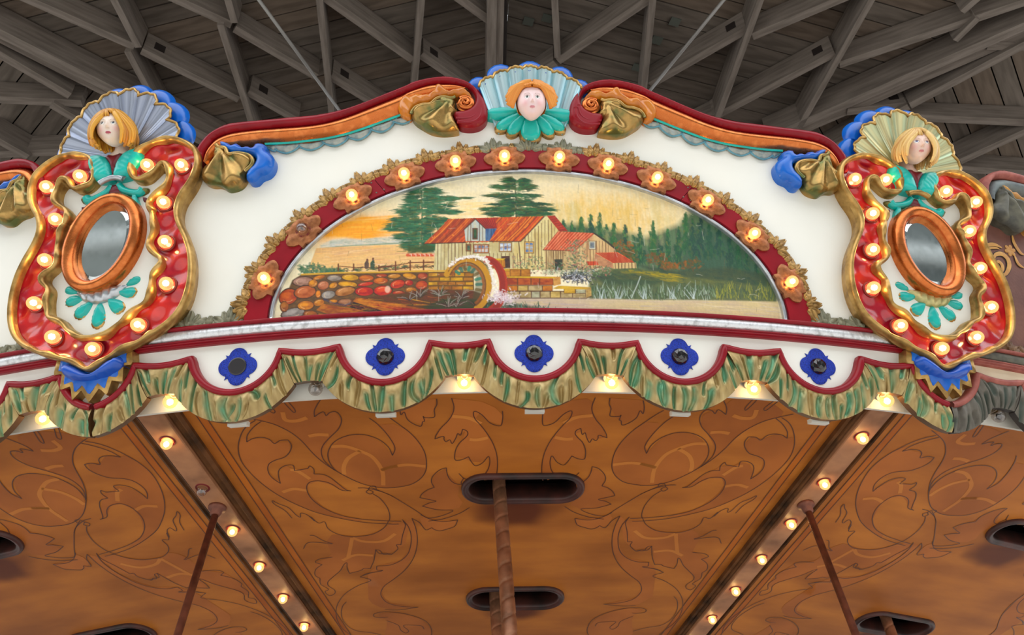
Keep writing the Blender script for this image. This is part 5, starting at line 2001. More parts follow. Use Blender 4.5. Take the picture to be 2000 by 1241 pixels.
for k in range(240):
    p = q1([(prng.normal(1700, 55), prng.normal(888, 22))])[0]
    stroke([p, p + prng.normal(0, 2.5, 2)], prng.uniform(1, 2.6), [(244, 236, 236), (226, 206, 206), (206, 190, 200)][prng.integers(3)], .6)
# canvas weave and craquelure
grain = (vnoise(3, 3, 21, 1) - .5) * .10 + (vnoise(2, 24, 22, 1) - .5) * .05
CAN3 *= (1 + grain)[..., None]
for k in range(130):
    x, y = prng.uniform(40, CW - 40), prng.uniform(30, CH - 20)
    a = [0, math.pi / 2][prng.integers(2)] + prng.normal(0, .2)
    l = prng.uniform(5, 20)
    stroke([(x, y), (x + l * .5 * math.cos(a), y + l * .5 * math.sin(a) + prng.normal(0, 1)), (x + l * math.cos(a), y + l * math.sin(a))], .8, [(120, 96, 70), (226, 220, 206)][prng.integers(2)], .45)
CAN3 = np.clip(CAN3, .004, 1.0) ** 1.16
lum = CAN3.mean(2, keepdims=True)
CAN3 = np.clip(lum + (CAN3 - lum) * 1.16, .004, .92)

gu = PU0 + (np.arange(CW) + .5) / SXC
gv = PV1 - (np.arange(CH) + .5) / SYC
GU, GV = np.meshgrid(gu, gv)
okm = ((GU - UC) / .784) ** 2 + (np.maximum(GV, 0) / .488) ** 2 <= 1.0
okm &= GV > -.004
idx = np.full(GU.shape, -1)
idx[okm] = np.arange(okm.sum())
Vp = to3(np.stack([GU[okm], GV[okm], np.full(okm.sum(), .004)], 1))
a, b, c, d = idx[:-1, :-1], idx[1:, :-1], idx[1:, 1:], idx[:-1, 1:]
good = (a >= 0) & (b >= 0) & (c >= 0) & (d >= 0)
Fp = np.stack([a[good], b[good], c[good], d[good]], 1)
vcol_mat('oil_paint', rough=.5, coat=.1, bump=.12, bscale=260)
pt = part('mill_painting', Vp, Fp, 'oil_paint', B, cols=CAN3[okm])
pt['label'] = 'oil painting of a water mill with red roofs, stone wall and firs'

# ------------------------------------------------------------------ carved heads
vcol_mat('face_paint', rough=.42, coat=.15)
vcol_mat('hair_paint', rough=.4, coat=.2)
vcol_mat('shell_paint', rough=.34, metal=.55)


def sm(x, a, b):
    t = np.clip((x - a) / (b - a), 0, 1)
    return t * t * (3 - 2 * t)


def head_mesh(name, a, b, c, skin, iris, lips, blush, gaze=(0, 0)):
    nl, nh = 132, 96
    lon = np.linspace(-math.pi, math.pi, nl, endpoint=False)
    lat = np.linspace(-math.pi / 2 + .01, math.pi / 2 - .01, nh)
    LO, LA = np.meshgrid(lon, lat)
    # denser sampling on the face
    LO = LO - .55 * np.sin(LO)
    X, Y, Z = np.sin(LO) * np.cos(LA), np.sin(LA), np.cos(LO) * np.cos(LA)
    fr = np.clip(Z, 0, 1) ** .5

    def g(x, y, rx, ry):
        return np.exp(-((X - x) / rx) ** 2 - ((Y - y) / ry) ** 2) * fr * (Z > 0)
    jaw = 1 - .20 * sm(-Y, .25, 1.0)
    x = X * a * jaw
    y = Y * b
    z = Z * c
    dz = np.zeros_like(Z)
    for s in (-1, 1):
        dz += -.0045 * g(s * .36, .10, .17, .10) + .0026 * g(s * .36, .08, .10, .055) + .0022 * g(s * .38, .27, .22, .07) + .0035 * g(s * .48, -.25, .22, .22)
        dz += .0025 * g(s * .10, -.20, .06, .05)
    dz += .0115 * g(0, -.14, .09, .10) + .0065 * g(0, .02, .07, .16) + .0042 * g(0, -.43, .17, .045) + .0036 * g(0, -.52, .13, .04) - .002 * g(0, -.475, .16, .012) + .005 * g(0, -.78, .22, .12)
    z = z + dz
    V = np.stack([x, y, z], -1).reshape(-1, 3)
    col = np.ones(X.shape + (3,)) * C(skin)

    def tint(m, cc):
        col[:] = col * (1 - m[..., None]) + C(cc) * m[..., None]
    for s in (-1, 1):
        tint(.55 * g(s * .50, -.25, .20, .18), blush)
        e = ((X - s * .36) / .165) ** 2 + ((Y - .09) / .088) ** 2
        F_ = Z > 0
        tint(np.clip((1.25 - e) * 6, 0, 1) * F_ * .8, (84, 52, 50))
        tint(np.clip((1.0 - e) * 6, 0, 1) * F_, (242, 240, 236))
        ir = np.hypot((X - s * .36 - gaze[0]) / .090, (Y - .10 - gaze[1]) / .082)
        ins = np.clip((1.05 - e) * 5, 0, 1) * F_
        tint(np.clip((1.0 - ir) * 5, 0, 1) * ins, iris)
        tint(np.clip((.5 - ir) * 6, 0, 1) * ins, (14, 14, 20))
        tint(np.clip((.25 - np.hypot((X - s * .36 - gaze[0] + .03) / .07, (Y - .125 - gaze[1]) / .07)) * 8, 0, 1) * F_, (255, 255, 255))
        br = np.abs(Y - (.285 - .30 * (X - s * .36) ** 2 / .12 * .35 + .02)) < .018
        tint((br & (np.abs(X - s * .37) < .2) & F_).astype(float) * .75, (150, 104, 70))
        tint(np.clip(1 - np.hypot((X - s * .055) / .032, (Y + .232) / .022), 0, 1) * F_ * .9, (120, 70, 60))
    lp = ((X) / .20) ** 2 + ((Y + .475) / .075) ** 2 + .35 * np.clip(1 - np.abs(X) / .04, 0, 1) * (Y > -.47)
    tint(np.clip((1 - lp) * 4, 0, 1) * (Z > 0), lips)
    tint(np.clip(1 - np.abs(Y + .475) / .010, 0, 1) * (np.abs(X) < .18) * (Z > 0) * .8, tuple(q * .6 for q in lips))
    F = [(j * nl + i, j * nl + (i + 1) % nl, (j + 1) * nl + (i + 1) % nl, (j + 1) * nl + i) for j in range(nh - 1) for i in range(nl)]
    return mesh(name, V, np.array(F), 'face_paint', cols=col.reshape(-1, 3))


def hair_mesh(name, a, b, c, cols, style, seed):
    r = np.random.default_rng(seed)
    Vs, Fs, Cs = [], [], []
    n = 0

    def add(V, F, cc):
        nonlocal n
        Vs.append(V)
        Fs.extend([tuple(q + n for q in f) for f in F])
        Cs.append(cc)
        n += len(V)
    # cap over crown and back
    nl, nh = 40, 20
    LO, LA = np.meshgrid(np.linspace(-math.pi, math.pi, nl), np.linspace(-.5, math.pi / 2, nh))
    X, Y, Z = np.sin(LO) * np.cos(LA), np.sin(LA), np.cos(LO) * np.cos(LA)
    sc = 1.09 + .02 * np.cos(LO * 14)
    V = np.stack([X * a * sc, Y * b * sc, Z * c * sc - .004], -1)
    F = []
    for j in range(nh - 1):
        for i in range(nl - 1):
            zz, yy, xx = Z[j, i], Y[j, i], X[j, i]
            if zz > .05 and yy < (.62 if style != 'bob' else .55 + .18 * (xx > 0)):
                continue
            F.append((j * nl + i, j * nl + i + 1, (j + 1) * nl + i + 1, (j + 1) * nl + i))
    cc = np.tile(C(cols[0]), (nl * nh, 1))
    add(V.reshape(-1, 3), F, cc)
    if style == 'bob':
        for s in (-1, 1):
            for k in range(17):
                be = math.radians(42 + 118 * k / 16)
                t = np.linspace(0, 1, 14)
                lo = s * (be * np.clip(.25 + 1.1 * t, 0, 1))
                la = math.radians(80) - t * math.radians(122) + .1 * r.normal() * t
                fl = 1.10 + .62 * np.clip(t - .30, 0, 1) ** 1.25 + .02 * r.normal()
                P = np.stack([np.sin(lo) * np.cos(la) * a * fl * (1 + .12 * t), np.sin(la) * b * 1.10, np.cos(lo) * np.cos(la) * c * fl], 1)
                P[:, 1] -= .016 * t ** 2
                P[:, 0] += .003 * np.sin(t * 5 + k)
                rad = .0078 * (.75 + .5 * np.sin(math.pi * np.clip(t * .9 + .1, 0, 1))) * np.linspace(1, .7, 14)
                V, F = tube(P, rad, 7)
                q = r.random()
                base = C(cols[0]) * (1 - q) + C(cols[1]) * q
                add(V, F, np.tile(base, (len(V), 1)))
        for k in range(9):   # fringe swept from the parting
            t = np.linspace(0, 1, 9)
            x0 = -.15
            x1 = -.75 + .16 * k
            P = np.stack([(x0 + (x1 - x0) * t) * a * 1.05, (.93 - (.45 + .05 * abs(x1)) * t ** 1.6) * b * 1.08, (.55 + .45 * np.sin(math.pi * .5 * t)) * c * .86 * np.sqrt(np.clip(1 - .6 * (x0 + (x1 - x0) * t) ** 2, .3, 1))], 1)
            if k > 5:
                P[:, 1] += .012 * t
            V, F = tube(P, .0058 * np.linspace(1, .55, 9), 6)
            q = r.random()
            add(V, F, np.tile(C(cols[0]) * (1 - q) + C(cols[1]) * q, (len(V), 1)))
    else:                     # short waves brushed to the sides
        for s in (-1, 1):
            for k in range(11):
                t = np.linspace(0, 1, 10)
                xe = (1.30 + .42 * math.sin(math.pi * (k + 1) / 11)) * a
                ye, y0 = (.70 - .115 * k) * b, (1.06 - .02 * k) * b
                P = np.stack([s * (.06 * a + xe * t ** (.75 - .02 * k)), y0 + (ye - y0) * t ** 1.9 + .005 * np.sin(8 * t + k * 1.3) * t, (.62 - .50 * t) * c + .004], 1)
                V, F = tube(P, .0075 * np.linspace(1.0, .75, 10), 7)
                q = r.random()
                add(V, F, np.tile(C(cols[0]) * (1 - q) + C(cols[1]) * q, (len(V), 1)))
        for k in range(9):
            x = -.5 + k * .125
            t = np.linspace(0, 1, 8)
            P = np.stack([(x * .55 + x * .55 * t) * a, (1.08 - .26 * t - .22 * abs(x)) * b, (.45 + .50 * np.sin(1.57 * t)) * c], 1)
            V, F = tube(P, .006 * np.linspace(1, .5, 8), 6)
            q = r.random()
            add(V, F, np.tile(C(cols[0]) * (1 - q) + C(cols[1]) * q, (len(V), 1)))
    return mesh(name, np.vstack(Vs), Fs, 'hair_paint', cols=np.vstack(Cs))


def fan_shell(name, parent, us, yc, rx, ry, a0, a1, n, d0, d1, cols, rim, lobes=None, yscale=1.0, inner=.16, rib=.008, wave=.13, streak=.8):
    """scallop shell opening towards the viewer, with a gilt lip"""
    nr, na = 18, n * 26
    A = np.linspace(a0, a1, na + 1)
    Rr = np.linspace(inner, 1, nr)
    V, Cc = [], []
    rgs = np.random.default_rng(n)
    fine = np.convolve(rgs.random(na + 9), np.ones(3) / 3, 'same')[4:4 + na + 1]
    fine2 = rgs.random(na + 1)
    for r in Rr:
        for i, w in enumerate(A):
            ph = (w - a0) / (a1 - a0) * n
            f = abs(math.sin(math.pi * ph))
            rr = r * (1 + wave * (f ** .6 - .6) * r ** 2 + .077 * wave * math.sin(ph * math.pi * 6) * r ** 3)
            V.append((us + rx * rr * math.cos(w), yc + ry * rr * math.sin(w) * yscale, d0 + (d1 * (.62 + .38 * math.sin(w)) - d0) * ((r - (inner if inner > .3 else 0)) / (1 - (inner if inner > .3 else 0))) ** 1.5 - rib * (f ** .8 - .5) * r + .0016 * (fine[i] - .5) * 2))
            k = np.clip(.45 + .38 * f + streak * (fine[i] - .5) - .10 * (1 - r), 0, 1)
            cc = C(cols[0]) * k + C(cols[1]) * (1 - k)
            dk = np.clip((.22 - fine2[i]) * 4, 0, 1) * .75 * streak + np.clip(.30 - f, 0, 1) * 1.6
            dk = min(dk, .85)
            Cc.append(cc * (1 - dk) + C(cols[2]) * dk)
    m = na + 1
    F = [(j * m + i, j * m + i + 1, (j + 1) * m + i + 1, (j + 1) * m + i) for j in range(nr - 1) for i in range(na)]
    sh = part(name, to3(V), np.array(F), 'shell_paint', parent, cols=np.array(Cc))
    lip = np.array(V[-m:])
    Vt, Ft = tube(to3(lip), .0048, 7)
    part('shell_lip', Vt, Ft, rim, sh)
    # back of the shell
    back = [(us + rx * .985 * math.cos(w), yc + ry * .985 * math.sin(w) * yscale, d1 * (.62 + .38 * math.sin(w)) - .010) for w in A]
    base = [(us + rx * .75 * math.cos(w), yc + ry * .75 * math.sin(w) * yscale, -.005) for w in A]
    V2 = back + base
    F2 = [(i, i + 1, m + i + 1, m + i) for i in range(na)]
    part('shell_back', to3(V2), F2, 'deep_blue', sh)
    if lobes:
        for i in range(n):
            if lobes is not True and i not in lobes:
                continue
            w = a0 + (a1 - a0) * (i + .5) / n
            half = (a1 - a0) / n * .56
            nu, nw = 10, 10
            V3 = []
            for a in range(nu + 1):
                for b_ in range(nw + 1):
                    s = -1 + 2 * b_ / nw
                    t = a / nu
                    rr = .93 + ((.29 + .06 * max(0, math.sin(w))) * math.sqrt(max(0, 1 - .62 * s * s))) * math.sin(t * math.pi / 2)
                    dd = (d1 * (.62 + .38 * math.sin(w)) - .026) * math.cos(t * math.pi / 2) ** .8 * math.sqrt(max(0, 1 - .3 * s * s)) - .004 + .014 * math.sin(math.pi * t)
                    V3.append((us + rx * rr * math.cos(w + half * s), yc + ry * rr * math.sin(w + half * s) * yscale, dd))
            F3 = [(a * (nw + 1) + b_, (a + 1) * (nw + 1) + b_, (a + 1) * (nw + 1) + b_ + 1, a * (nw + 1) + b_ + 1) for a in range(nu) for b_ in range(nw)]
            part('shell_lobe', to3(V3), F3, 'blue', sh)
    return sh


# ------------------------------------------------------------------ mirror shields over the joints
US0 = -1.278
zs1 = lambda p, d=.055: [(u - US0, v) for u, v in zoom(10, 260, 6.205, p, d)]
zs5 = lambda p, d=.055: [(u - US0, v) for u, v in zoom(0, 420, 4.135, p, d)]
zs4 = lambda p, d=.055: [(u - US0, v) for u, v in zoom(90, 540, 4.773, p, d)]
outer_l = zs1([(1115, 430), (1105, 350), (1060, 290), (980, 255), (850, 235), (720, 250), (620, 290), (520, 350), (420, 430), (340, 520), (300, 620), (280, 720), (290, 840), (330, 940), (380, 1020), (402, 1110), (395, 1180)]) \
    + zs5([(300, 160), (260, 250), (200, 350), (140, 470), (100, 590), (75, 720), (70, 850), (90, 950), (130, 1020), (200, 1075), (280, 1110), (380, 1145), (500, 1170), (580, 1200)])
inner_l = zs1([(1100, 530), (1060, 610), (1000, 660), (900, 700), (820, 690), (770, 640), (742, 580), (712, 552), (670, 590), (640, 680), (612, 760), (640, 850), (720, 890), (775, 930), (797, 990), (770, 1060), (710, 1130)]) \
    + zs5([(545, 60), (505, 120), (495, 195), (465, 240), (490, 300), (490, 350), (440, 430), (360, 490), (345, 530), (400, 580), (405, 630), (385, 690), (395, 740), (388, 815), (470, 830), (520, 870), (545, 920), (600, 930), (640, 975)]) + [(0.0, .000)]
outer_l = [p for p in outer_l] + [(0.0, -.112)]
# the band is one closed C: up the left outside, back along the inside, mirrored
ring = outer_l[:-1] + [(0.0, -.112)] + [(-x, y) for x, y in outer_l[:-1][::-1]] + [(-x, y) for x, y in inner_l[:-1]] + [inner_l[-1]] + inner_l[:-1][::-1]
ring = np.array(ring)
ringS = resample(smooth_path(ring, True, 5), .008, True)
area = .5 * np.sum(ringS[:, 0] * np.roll(ringS[:, 1], -1) - np.roll(ringS[:, 0], -1) * ringS[:, 1])
if area < 0:
    ringS = ringS[::-1]
for _ in range(6):          # ease the tight bends so that the rim can run round them
    ringS = .5 * ringS + .25 * (np.roll(ringS, 1, 0) + np.roll(ringS, -1, 0))
BULBS = [(.111, .573), (.222, .555), (.176, .425), (.193, .283), (.2095, .139), (.134, .016)]


def tear(cx, cy, ang, L, W, n=16):
    """petal outline, rounded at the far end"""
    P = []
    for i in range(n):
        a = 2 * math.pi * i / n
        x = L * (.5 - .5 * math.cos(a))
        y = W * math.sin(a) * (.35 + .65 * (x / L) ** .8)
        P.append((cx + x * math.cos(ang) - y * math.sin(ang), cy + x * math.sin(ang) + y * math.cos(ang)))
    return P


def shield(us, label, shell_cols, lip, hair, skin, iris, blush, lips, yaw, pitch, roll, tilt, ys, belt, sash, gaze):
    Y = lambda P: [(us + p[0], p[1] * ys if p[1] > 0 else p[1]) for p in P]
    S = root('mirror_shield', to3([(us, -.13, 0)])[0], label, 'shield', 'mirror shields at the board joints')
    # white heart
    heart = [p for p in outer_l[1:-1]]
    heart = [(x * .90, .25 + (y - .25) * .93) for x, y in heart if y < .60] + [(0, -.07)]
    heart = heart + [(-x, y) for x, y in heart[:-1][::-1]]
    carve('heart_panel', Y(heart), .004, .02, 'cream', S, d0=0, edge=.020, g=.03, smooth=False, sink=0)
    # gilt body with its red channel: one relief, walls gilt
    V, F, nf = relief([tuple(p) for p in ringS], 0.0, .02, 0, edge=.040, g=.008, smooth=False, sink=0,
                      mod=lambda u, v, t: .006 * np.sin(u * 55 + 1) * np.sin(v * 60) * t - .008 * t)
    foot = V[:, 2] < .001          # the carved body narrows towards the board
    V[foot, 0] *= .968
    V[foot, 1] = .25 + (V[foot, 1] - .25) * .97
    V[:, 0] += us
    V[:, 1] = np.where(V[:, 1] > 0, V[:, 1] * ys, V[:, 1])
    fm = np.r_[np.zeros(nf), np.ones(len(F) - nf)].astype(int)
    part('bulb_channel', to3(V), F, ['channel_red', 'gold'], S, flat_from=nf, fm=fm)
    w = 1.0 + .20 * np.sin(np.arange(len(ringS)) * .55) * (np.abs(ringS[:, 0]) < .19)
    prof = [(-.003, -.012), (-.003, .004), (.000, .012), (.005, .017), (.010, .015), (.0135, .009), (.015, .0), (.015, -.010)]
    RS = ringS.copy()
    RS[:, 1] = np.where(RS[:, 1] > 0, RS[:, 1] * ys, RS[:, 1])
    V, F = sweep(RS, prof, True, d=.050, widths=w)
    V[:, 0] += us
    part('gilt_rim', to3(V), F, 'gold', S)
    for i, (x, y) in enumerate(BULBS):
        for s in (-1, 1):
            M = frame(us + s * x, y * ys if y > 0 else y, .038)
            so = socket(S, M, .019)
            bulb(so, M, .0205)
    M = frame(us, -.042, .038)
    so = socket(S, M, .019)
    bulb(so, M, .0205)
    # oval mirror
    ox = -.012 if us < 0 else .012
    mx, my, ma, mb = us + ox, .316 * ys, .124, .173 * ys
    ct, st = math.cos(tilt), math.sin(tilt)
    el = lambda a, b, n=64: np.array([(mx + a * math.cos(w) * ct - b * math.sin(w) * st, my + a * math.cos(w) * st + b * math.sin(w) * ct) for w in np.linspace(0, 2 * math.pi, n, endpoint=False)])
    V, F = sweep(el(ma - .02, mb - .02), [(.021, -.03), (.021, .010), (.014, .022), (.002, .028), (-.010, .025), (-.018, .014), (-.020, .0), (-.020, -.03)], True, d=.040)
    fr_ = part('mirror_frame', to3(V), F, 'copper', S)
    # bevelled glass: flat heart and a sloping border
    E1, E2 = el(ma - .040, mb - .040), el(ma - .056, mb - .058)
    n = len(E1)
    V = [(p[0], p[1], .033) for p in E1] + [(p[0], p[1], .0375) for p in E2] + [(mx, my, .0375)]
    F = [(i, (i + 1) % n, n + (i + 1) % n, n + i) for i in range(n)] + [(n + i, n + (i + 1) % n, 2 * n) for i in range(n)]
    Mf = frame(mx, my, 0)
    Vl = [(p[0] - mx, p[1] - my, p[2]) for p in V]
    put('mirror_glass', mesh('mirror_glass', Vl, F, 'mirror', smooth=False), fr_, Mf)
    # scrolled arms and petals round the mirror
    for s in (-1, 1):
        arm = smooth_path([(s * .012, .526), (s * .028, .506), (s * .054, .491), (s * .082, .484), (s * .094, .496)], n=6)
        Vv, Ff = sweep(np.array(Y(arm)), half_round(.014, 8, 1.1), d=.030, widths=np.linspace(.75, 1.05, len(arm)))
        part('scroll_arm', to3(Vv), Ff, 'turquoise', S)
        carve('arm_tip', Y(tear(s * .082, .476, math.radians(90 - s * 52), .036, .014)), .018, .012, 'bronze_green', S, edge=.026, g=.007)
        carve('arm_leaf', Y(tear(s * .066, .486, math.radians(-90 + s * 14), .064, .012)), .012, .010, 'turquoise', S, edge=.040, g=.007)
        carve('berry', Y(tear(s * .092, .470, math.radians(-90 + s * 40), .024, .010)), .014, .01, 'dark_red', S, edge=.026, g=.007)
    carve('red_drop', Y([(-.014, .530), (.014, .530), (.022, .496), (0, .488), (-.022, .496)]), .010, .01, 'dark_red', S, edge=.030, g=.007, smooth=False)
    # silver fan below and turquoise petals edged in gold
    fan = [(ox + .078 * math.cos(a), .170 + .056 * math.sin(a)) for a in np.linspace(math.pi * 1.02, math.pi * 1.98, 16)]
    carve('fan_shell', Y(fan), .016, .022, sash, S, edge=.024, g=.006, mod=lambda u, v, t: .0035 * np.sin((u - us) * 260) * t)
    for ang, L, W, bx, by in ((-90, .096, .036, 0, .122), (-42, .080, .034, .022, .128), (-138, .080, .034, -.022, .128), (-8, .070, .029, .052, .144), (188, .070, .029, -.052, .144), (22, .056, .022, .074, .164), (158, .056, .022, -.074, .164)):
        bx = bx + ox
        a = math.radians(ang)
        g_ = carve('petal', Y(tear(bx, by, a, L, W)), .012, .012, 'gold', S, edge=.016, g=.007)
        carve('petal_inlay', Y(tear(bx + .002 * math.cos(a), by + .002 * math.sin(a), a, L * .88, W * .80)), .010, .010, 'turquoise', g_, edge=.024, g=.007)
    # scallop shell, bust, dress
    fan_shell('scallop_shell', S, us - .002, .652 * ys, .193, .224 * ys, math.radians(3), math.radians(177), 8, .010, .062, shell_cols, lip, lobes=True)
    bust = [(x + .006 * (1 if us < 0 else -1), y + .030) for x, y in [(-.074, .588), (-.060, .612), (-.026, .628), (-.022, .660), (.022, .660), (.026, .628), (.060, .612), (.074, .588), (.03, .55), (0, .535), (-.03, .55)]]
    carve('bust', Y(bust), .032, .040, 'skin_l' if skin == 'l' else 'skin_r', S, edge=.022, g=.007)
    for s in (-1, 1):
        dr = [(s * x, y) for x, y in [(.004, .542), (.006, .585), (.016, .612), (.032, .632), (.058, .642), (.084, .638), (.086, .602), (.068, .574), (.062, .548), (.034, .538)]]
        carve('dress_leaf', Y(dr if s < 0 else dr[::-1]), .022, .022, 'turquoise', S, edge=.046, g=.006, mod=lambda u, v, t: .0007 * np.sin(np.hypot(u - us, v - .52) * 420) * t)
    carve('bodice', Y([(0, .552), (.012, .592), (.032, .626), (.016, .634), (0, .628), (-.016, .634), (-.032, .626), (-.012, .592)]), .012, .012, 'dark_red', S, edge=.050, g=.006)
    bl = smooth_path(Y([(-.040, .530), (-.020, .540), (0, .544), (.020, .542), (.040, .532)]), n=5)
    Vv, Ff = sweep(bl, half_round(.010, 8, 1.2), d=.050)
    part('sash', to3(Vv), Ff, belt, S)
    H = frame(us + (.010 if us < 0 else -.014), .703 * ys, .088) @ Matrix.Rotation(roll, 4, 'Z') @ Matrix.Rotation(yaw, 4, 'Y') @ Matrix.Rotation(pitch, 4, 'X')
    h = put('head', head_mesh('head', .047, .056, .048, skin_rgb[skin], iris, lips, blush, gaze), S, H)
    put('hair', hair_mesh('hair', .047, .056, .048, hair, 'bob', 3), h, H)
    # blue tassel under the point
    tas = [(x + .4 * ox, y) for x, y in [(-.118, -.055), (-.124, -.100), (-.096, -.100), (-.098, -.150), (-.064, -.142), (-.054, -.186), (-.028, -.160), (0, -.200), (.028, -.160), (.054, -.186), (.064, -.142), (.098, -.150), (.096, -.100), (.124, -.100), (.118, -.055), (.06, -.075), (0, -.11), (-.06, -.075)]]
    tc_ = carve('tassel', Y(tas), .004, .004, 'gold', S, edge=.035, g=.012, smooth=False, sink=0)
    ins = [(x * .86, -.05 + (y + .05) * .86) for x, y in tas]
    carve('tassel_inlay', Y(ins), .003, .005, 'blue', tc_, edge=.0395, g=.012, smooth=False)
    cres = [(-.085, -.075), (-.092, -.102), (-.06, -.128), (0, -.138), (.06, -.128), (.092, -.102), (.085, -.075), (.05, -.085), (0, -.115), (-.05, -.085)]
    carve('tassel_swell', Y(cres), .028, .022, 'deep_blue', tc_, edge=.040, g=.008)
    return S


mr = bpy.data.materials.new('mirror')
mr.use_nodes = True
_b = mr.node_tree.nodes['Principled BSDF']
_b.inputs['Metallic'].default_value = 1.0
_b.inputs['Base Color'].default_value = (.62, .66, .66, 1)
_n = mr.node_tree.nodes.new('ShaderNodeTexNoise')
_n.inputs['Scale'].default_value = 7
_m = mr.node_tree.nodes.new('ShaderNodeMapRange')
_m.inputs['To Min'].default_value = .02
_m.inputs['To Max'].default_value = .11
mr.node_tree.links.new(_n.outputs['Fac'], _m.inputs['Value'])
mr.node_tree.links.new(_m.outputs['Result'], _b.inputs['Roughness'])
MATS['mirror'] = mr
skin_rgb = {'l': (238, 220, 206), 'r': (234, 200, 184)}
mat('skin_l', (238, 222, 208), (232, 212, 196), rough=.42, scale=10, coat=.15)
mat('skin_r', (234, 206, 192), (226, 194, 178), rough=.42, scale=10, coat=.15)
mat('fan_gold', (206, 190, 130), (160, 160, 110), rough=.35, metal=.5, scale=40)
shield(US0, 'gold mirror shield with silver shell and auburn-haired bust, at the left joint', [(176, 184, 202), (120, 130, 156), (96, 104, 120)], 'gold', [(176, 104, 24), (232, 172, 56)], 'l', (70, 92, 112), (226, 150, 150), (186, 78, 96),
       .24, .26, .03, -.22, 1.0, 'silver', 'silver', (-.03, .02))
shield(1.292, 'gold mirror shield with pale gold shell and blonde bust, at the right joint', [(226, 214, 160), (150, 190, 166), (150, 112, 54)], 'gold', [(196, 140, 66), (242, 206, 132)], 'r', (70, 80, 170), (226, 150, 150), (206, 120, 120),
       -.24, .26, -.03, .22, .950, 'gold', 'fan_gold', (.02, .03))

# ------------------------------------------------------------------ cherub over the middle of the board
CR = root('cherub_crest', to3([(UC, .60, 0)])[0], 'cherub face in a silver-blue shell with turquoise petals, crowning the board', 'ornament')
cu = UC + .006
fan_shell('scallop_shell', CR, cu, .350, .318, .513, math.radians(59), math.radians(121), 7, .010, .055, [(206, 226, 232), (110, 190, 206), (70, 140, 160)], 'gold', lobes=None, rib=.010, inner=.62, wave=.04, streak=.25)
for x, y, rr in ((.031, .880, .046), (-.064, .866, .045), (.126, .863, .043), (-.134, .820, .037), (.188, .817, .037)):
    carve('shell_lobe', [(x + rr * math.cos(a), y + rr * math.sin(a)) for a in np.linspace(0, 2 * math.pi, 18, endpoint=False)], .018, rr * .9, 'blue', CR, edge=.006, g=.007)
for ang, L, W, bx, by in ((-36, .122, .029, .012, .706), (-144, .122, .029, -.012, .706), (-56, .112, .030, .008, .706), (-124, .112, .030, -.008, .706), (-90, .118, .047, 0, .704)):
    a = math.radians(ang)
    g_ = carve('petal', [(cu + x, y) for x, y in tear(bx, by, a, L, W)], .008, .010, 'gold', CR, edge=.014, g=.007)
    carve('petal_inlay', [(cu + x, y) for x, y in tear(bx, by, a, L * .95, W * .86)], .012, .012, 'turquoise', g_, edge=.022, g=.007)
for s in (-1, 1):
    a = math.radians(-90 + s * 84)
    carve('side_petal', [(cu + x, y) for x, y in tear(s * .015, .708, a, .130, .030)], .018, .018, 'turquoise', CR, edge=.016, g=.007)
H = frame(cu, .697, .078) @ Matrix.Rotation(.30, 4, 'X')
skin_rgb['c'] = (244, 216, 216)
h = put('head', head_mesh('head', .046, .056, .046, skin_rgb['c'], (40, 70, 60), (216, 140, 150), (244, 170, 176), (0, .01)), CR, H)
put('hair', hair_mesh('hair', .046, .056, .046, [(226, 136, 40), (240, 160, 64)], 'wave', 8), h, H)


# ------------------------------------------------------------------ the neighbouring boards
mat('old_panel', (116, 72, 58), (96, 56, 46), rough=.6, scale=14, bump=.2, bscale=90)
mat('old_fascia', (232, 214, 184), (206, 180, 146), rough=.55, scale=6, lo=.45, hi=.75)
mat('faded_red', (168, 92, 78), (140, 66, 56), rough=.6, scale=30)
mat('grey_rail', (124, 134, 132), (84, 90, 92), rough=.6, scale=24, lo=.3, hi=.7)
mat('ochre', (206, 152, 76), (180, 124, 58), rough=.5, scale=30)
mat('worn_green', (104, 100, 84), (64, 62, 54), rough=.55, scale=26)
mat('worn_gold', (132, 96, 62), (96, 66, 44), rough=.55, scale=30)
mat('ink', (40, 24, 20), rough=.6)
old = {'cream': 'old_panel', 'fascia_cream': 'old_fascia', 'red': 'faded_red', 'copper': 'grey_rail', 'blue': 'ochre', 'bronze_green': 'worn_green', 'trim_gold': 'worn_gold', 'grey_gold': 'worn_gold', 'turquoise': 'grey_rail',
       'scale_grey': 'grey_rail', 'scale_edge': 'worn_green', 'orange': 'ochre', 'silver_leaf': 'worn_green', 'silver': 'worn_green', 'fringe_paint': 'old_fringe', 'lit_glass': 'clear_glass', 'filament_glow': 'old_filament', '_done': {}}
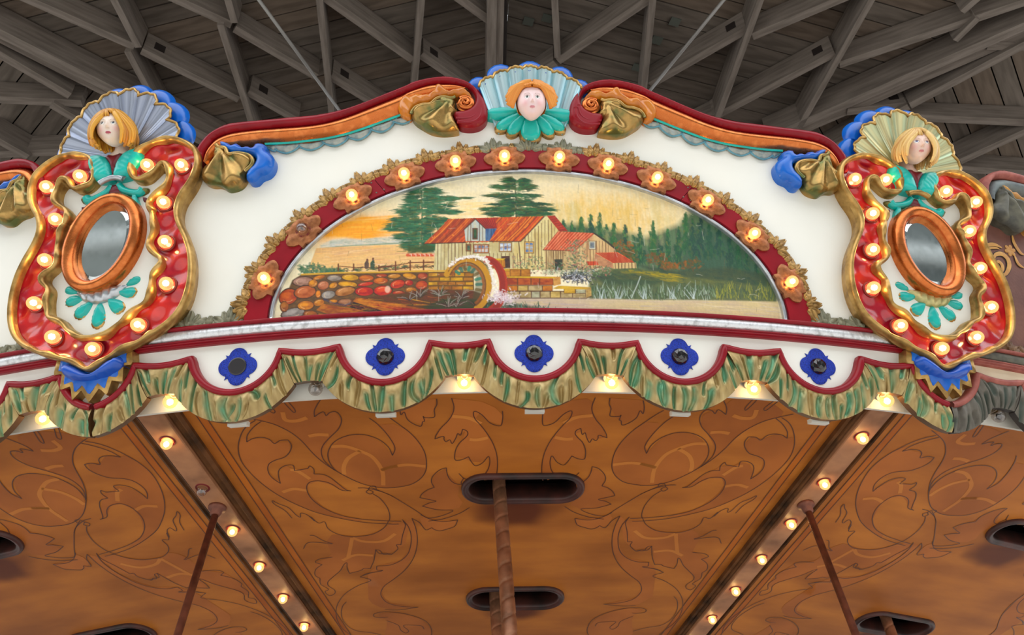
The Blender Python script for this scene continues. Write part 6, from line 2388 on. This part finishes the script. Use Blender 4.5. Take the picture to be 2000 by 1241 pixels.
m_ = vcol_mat('old_fringe', rough=.6, metal=.1, bump=.2, bscale=70)
_nt = m_.node_tree
_hs = _nt.nodes.new('ShaderNodeHueSaturation')
_hs.inputs['Saturation'].default_value = .45
_hs.inputs['Value'].default_value = .32
_at = [q for q in _nt.nodes if q.type == 'ATTRIBUTE'][0]
_nt.links.new(_at.outputs['Color'], _hs.inputs['Color'])
_nt.links.new(_hs.outputs['Color'], _nt.nodes['Principled BSDF'].inputs['Base Color'])
BL = copy_tree(B, None, Matrix.Rotation(-SECT, 4, 'Z'))
BL['label'] = 'cream rounding board cut off by the left edge of the picture'
BR = copy_tree(B, None, Matrix.Rotation(SECT, 4, 'Z'), old)
BR['label'] = 'worn brown rounding board with faded rail and ochre scrolls, cut off by the right edge'
for ch in BR.children:
    if ch.name.startswith('mill_painting') and 'label' in ch:
        del ch['label']
zr = lambda p, d=.003: zoom(1860, 330, 3.1, p, d)
for P, w in (([(192, 480), (215, 462), (255, 458), (300, 478)], 1.6), ([(205, 492), (232, 480), (262, 478), (285, 486)], 1.0), ([(252, 545), (262, 520), (300, 515), (335, 545), (345, 590), (325, 635), (298, 645)], 2.0),
             ([(262, 575), (280, 562), (300, 580), (305, 610), (295, 630)], 1.6), ([(362, 400), (375, 450), (410, 505), (434, 520)], 1.6), ([(375, 520), (400, 575), (434, 600)], 1.4)):
    S_ = smooth_path(zr(P), n=5)
    V, F = sweep(S_, [(.0062 * w, 0), (0, .0012), (-.0062 * w, 0)], d=.0016, widths=np.sin(np.linspace(.35, 2.8, len(S_))))
    part('ink_outline', to3(V), F, 'ink', BR)
    V, F = sweep(S_, [(.0045 * w, 0), (0, .0012), (-.0045 * w, 0)], d=.0032, widths=np.sin(np.linspace(.35, 2.8, len(S_))))
    part('ochre_scroll', to3(V), F, 'ochre', BR)
c0 = zr([(352, 494)])[0]
for k in range(6):
    a = k * math.pi / 3 + .3
    carve('ochre_petal', tear(c0[0], c0[1], a, .024, .009), .0015, .006, 'ochre', BR, edge=.002, g=.006)
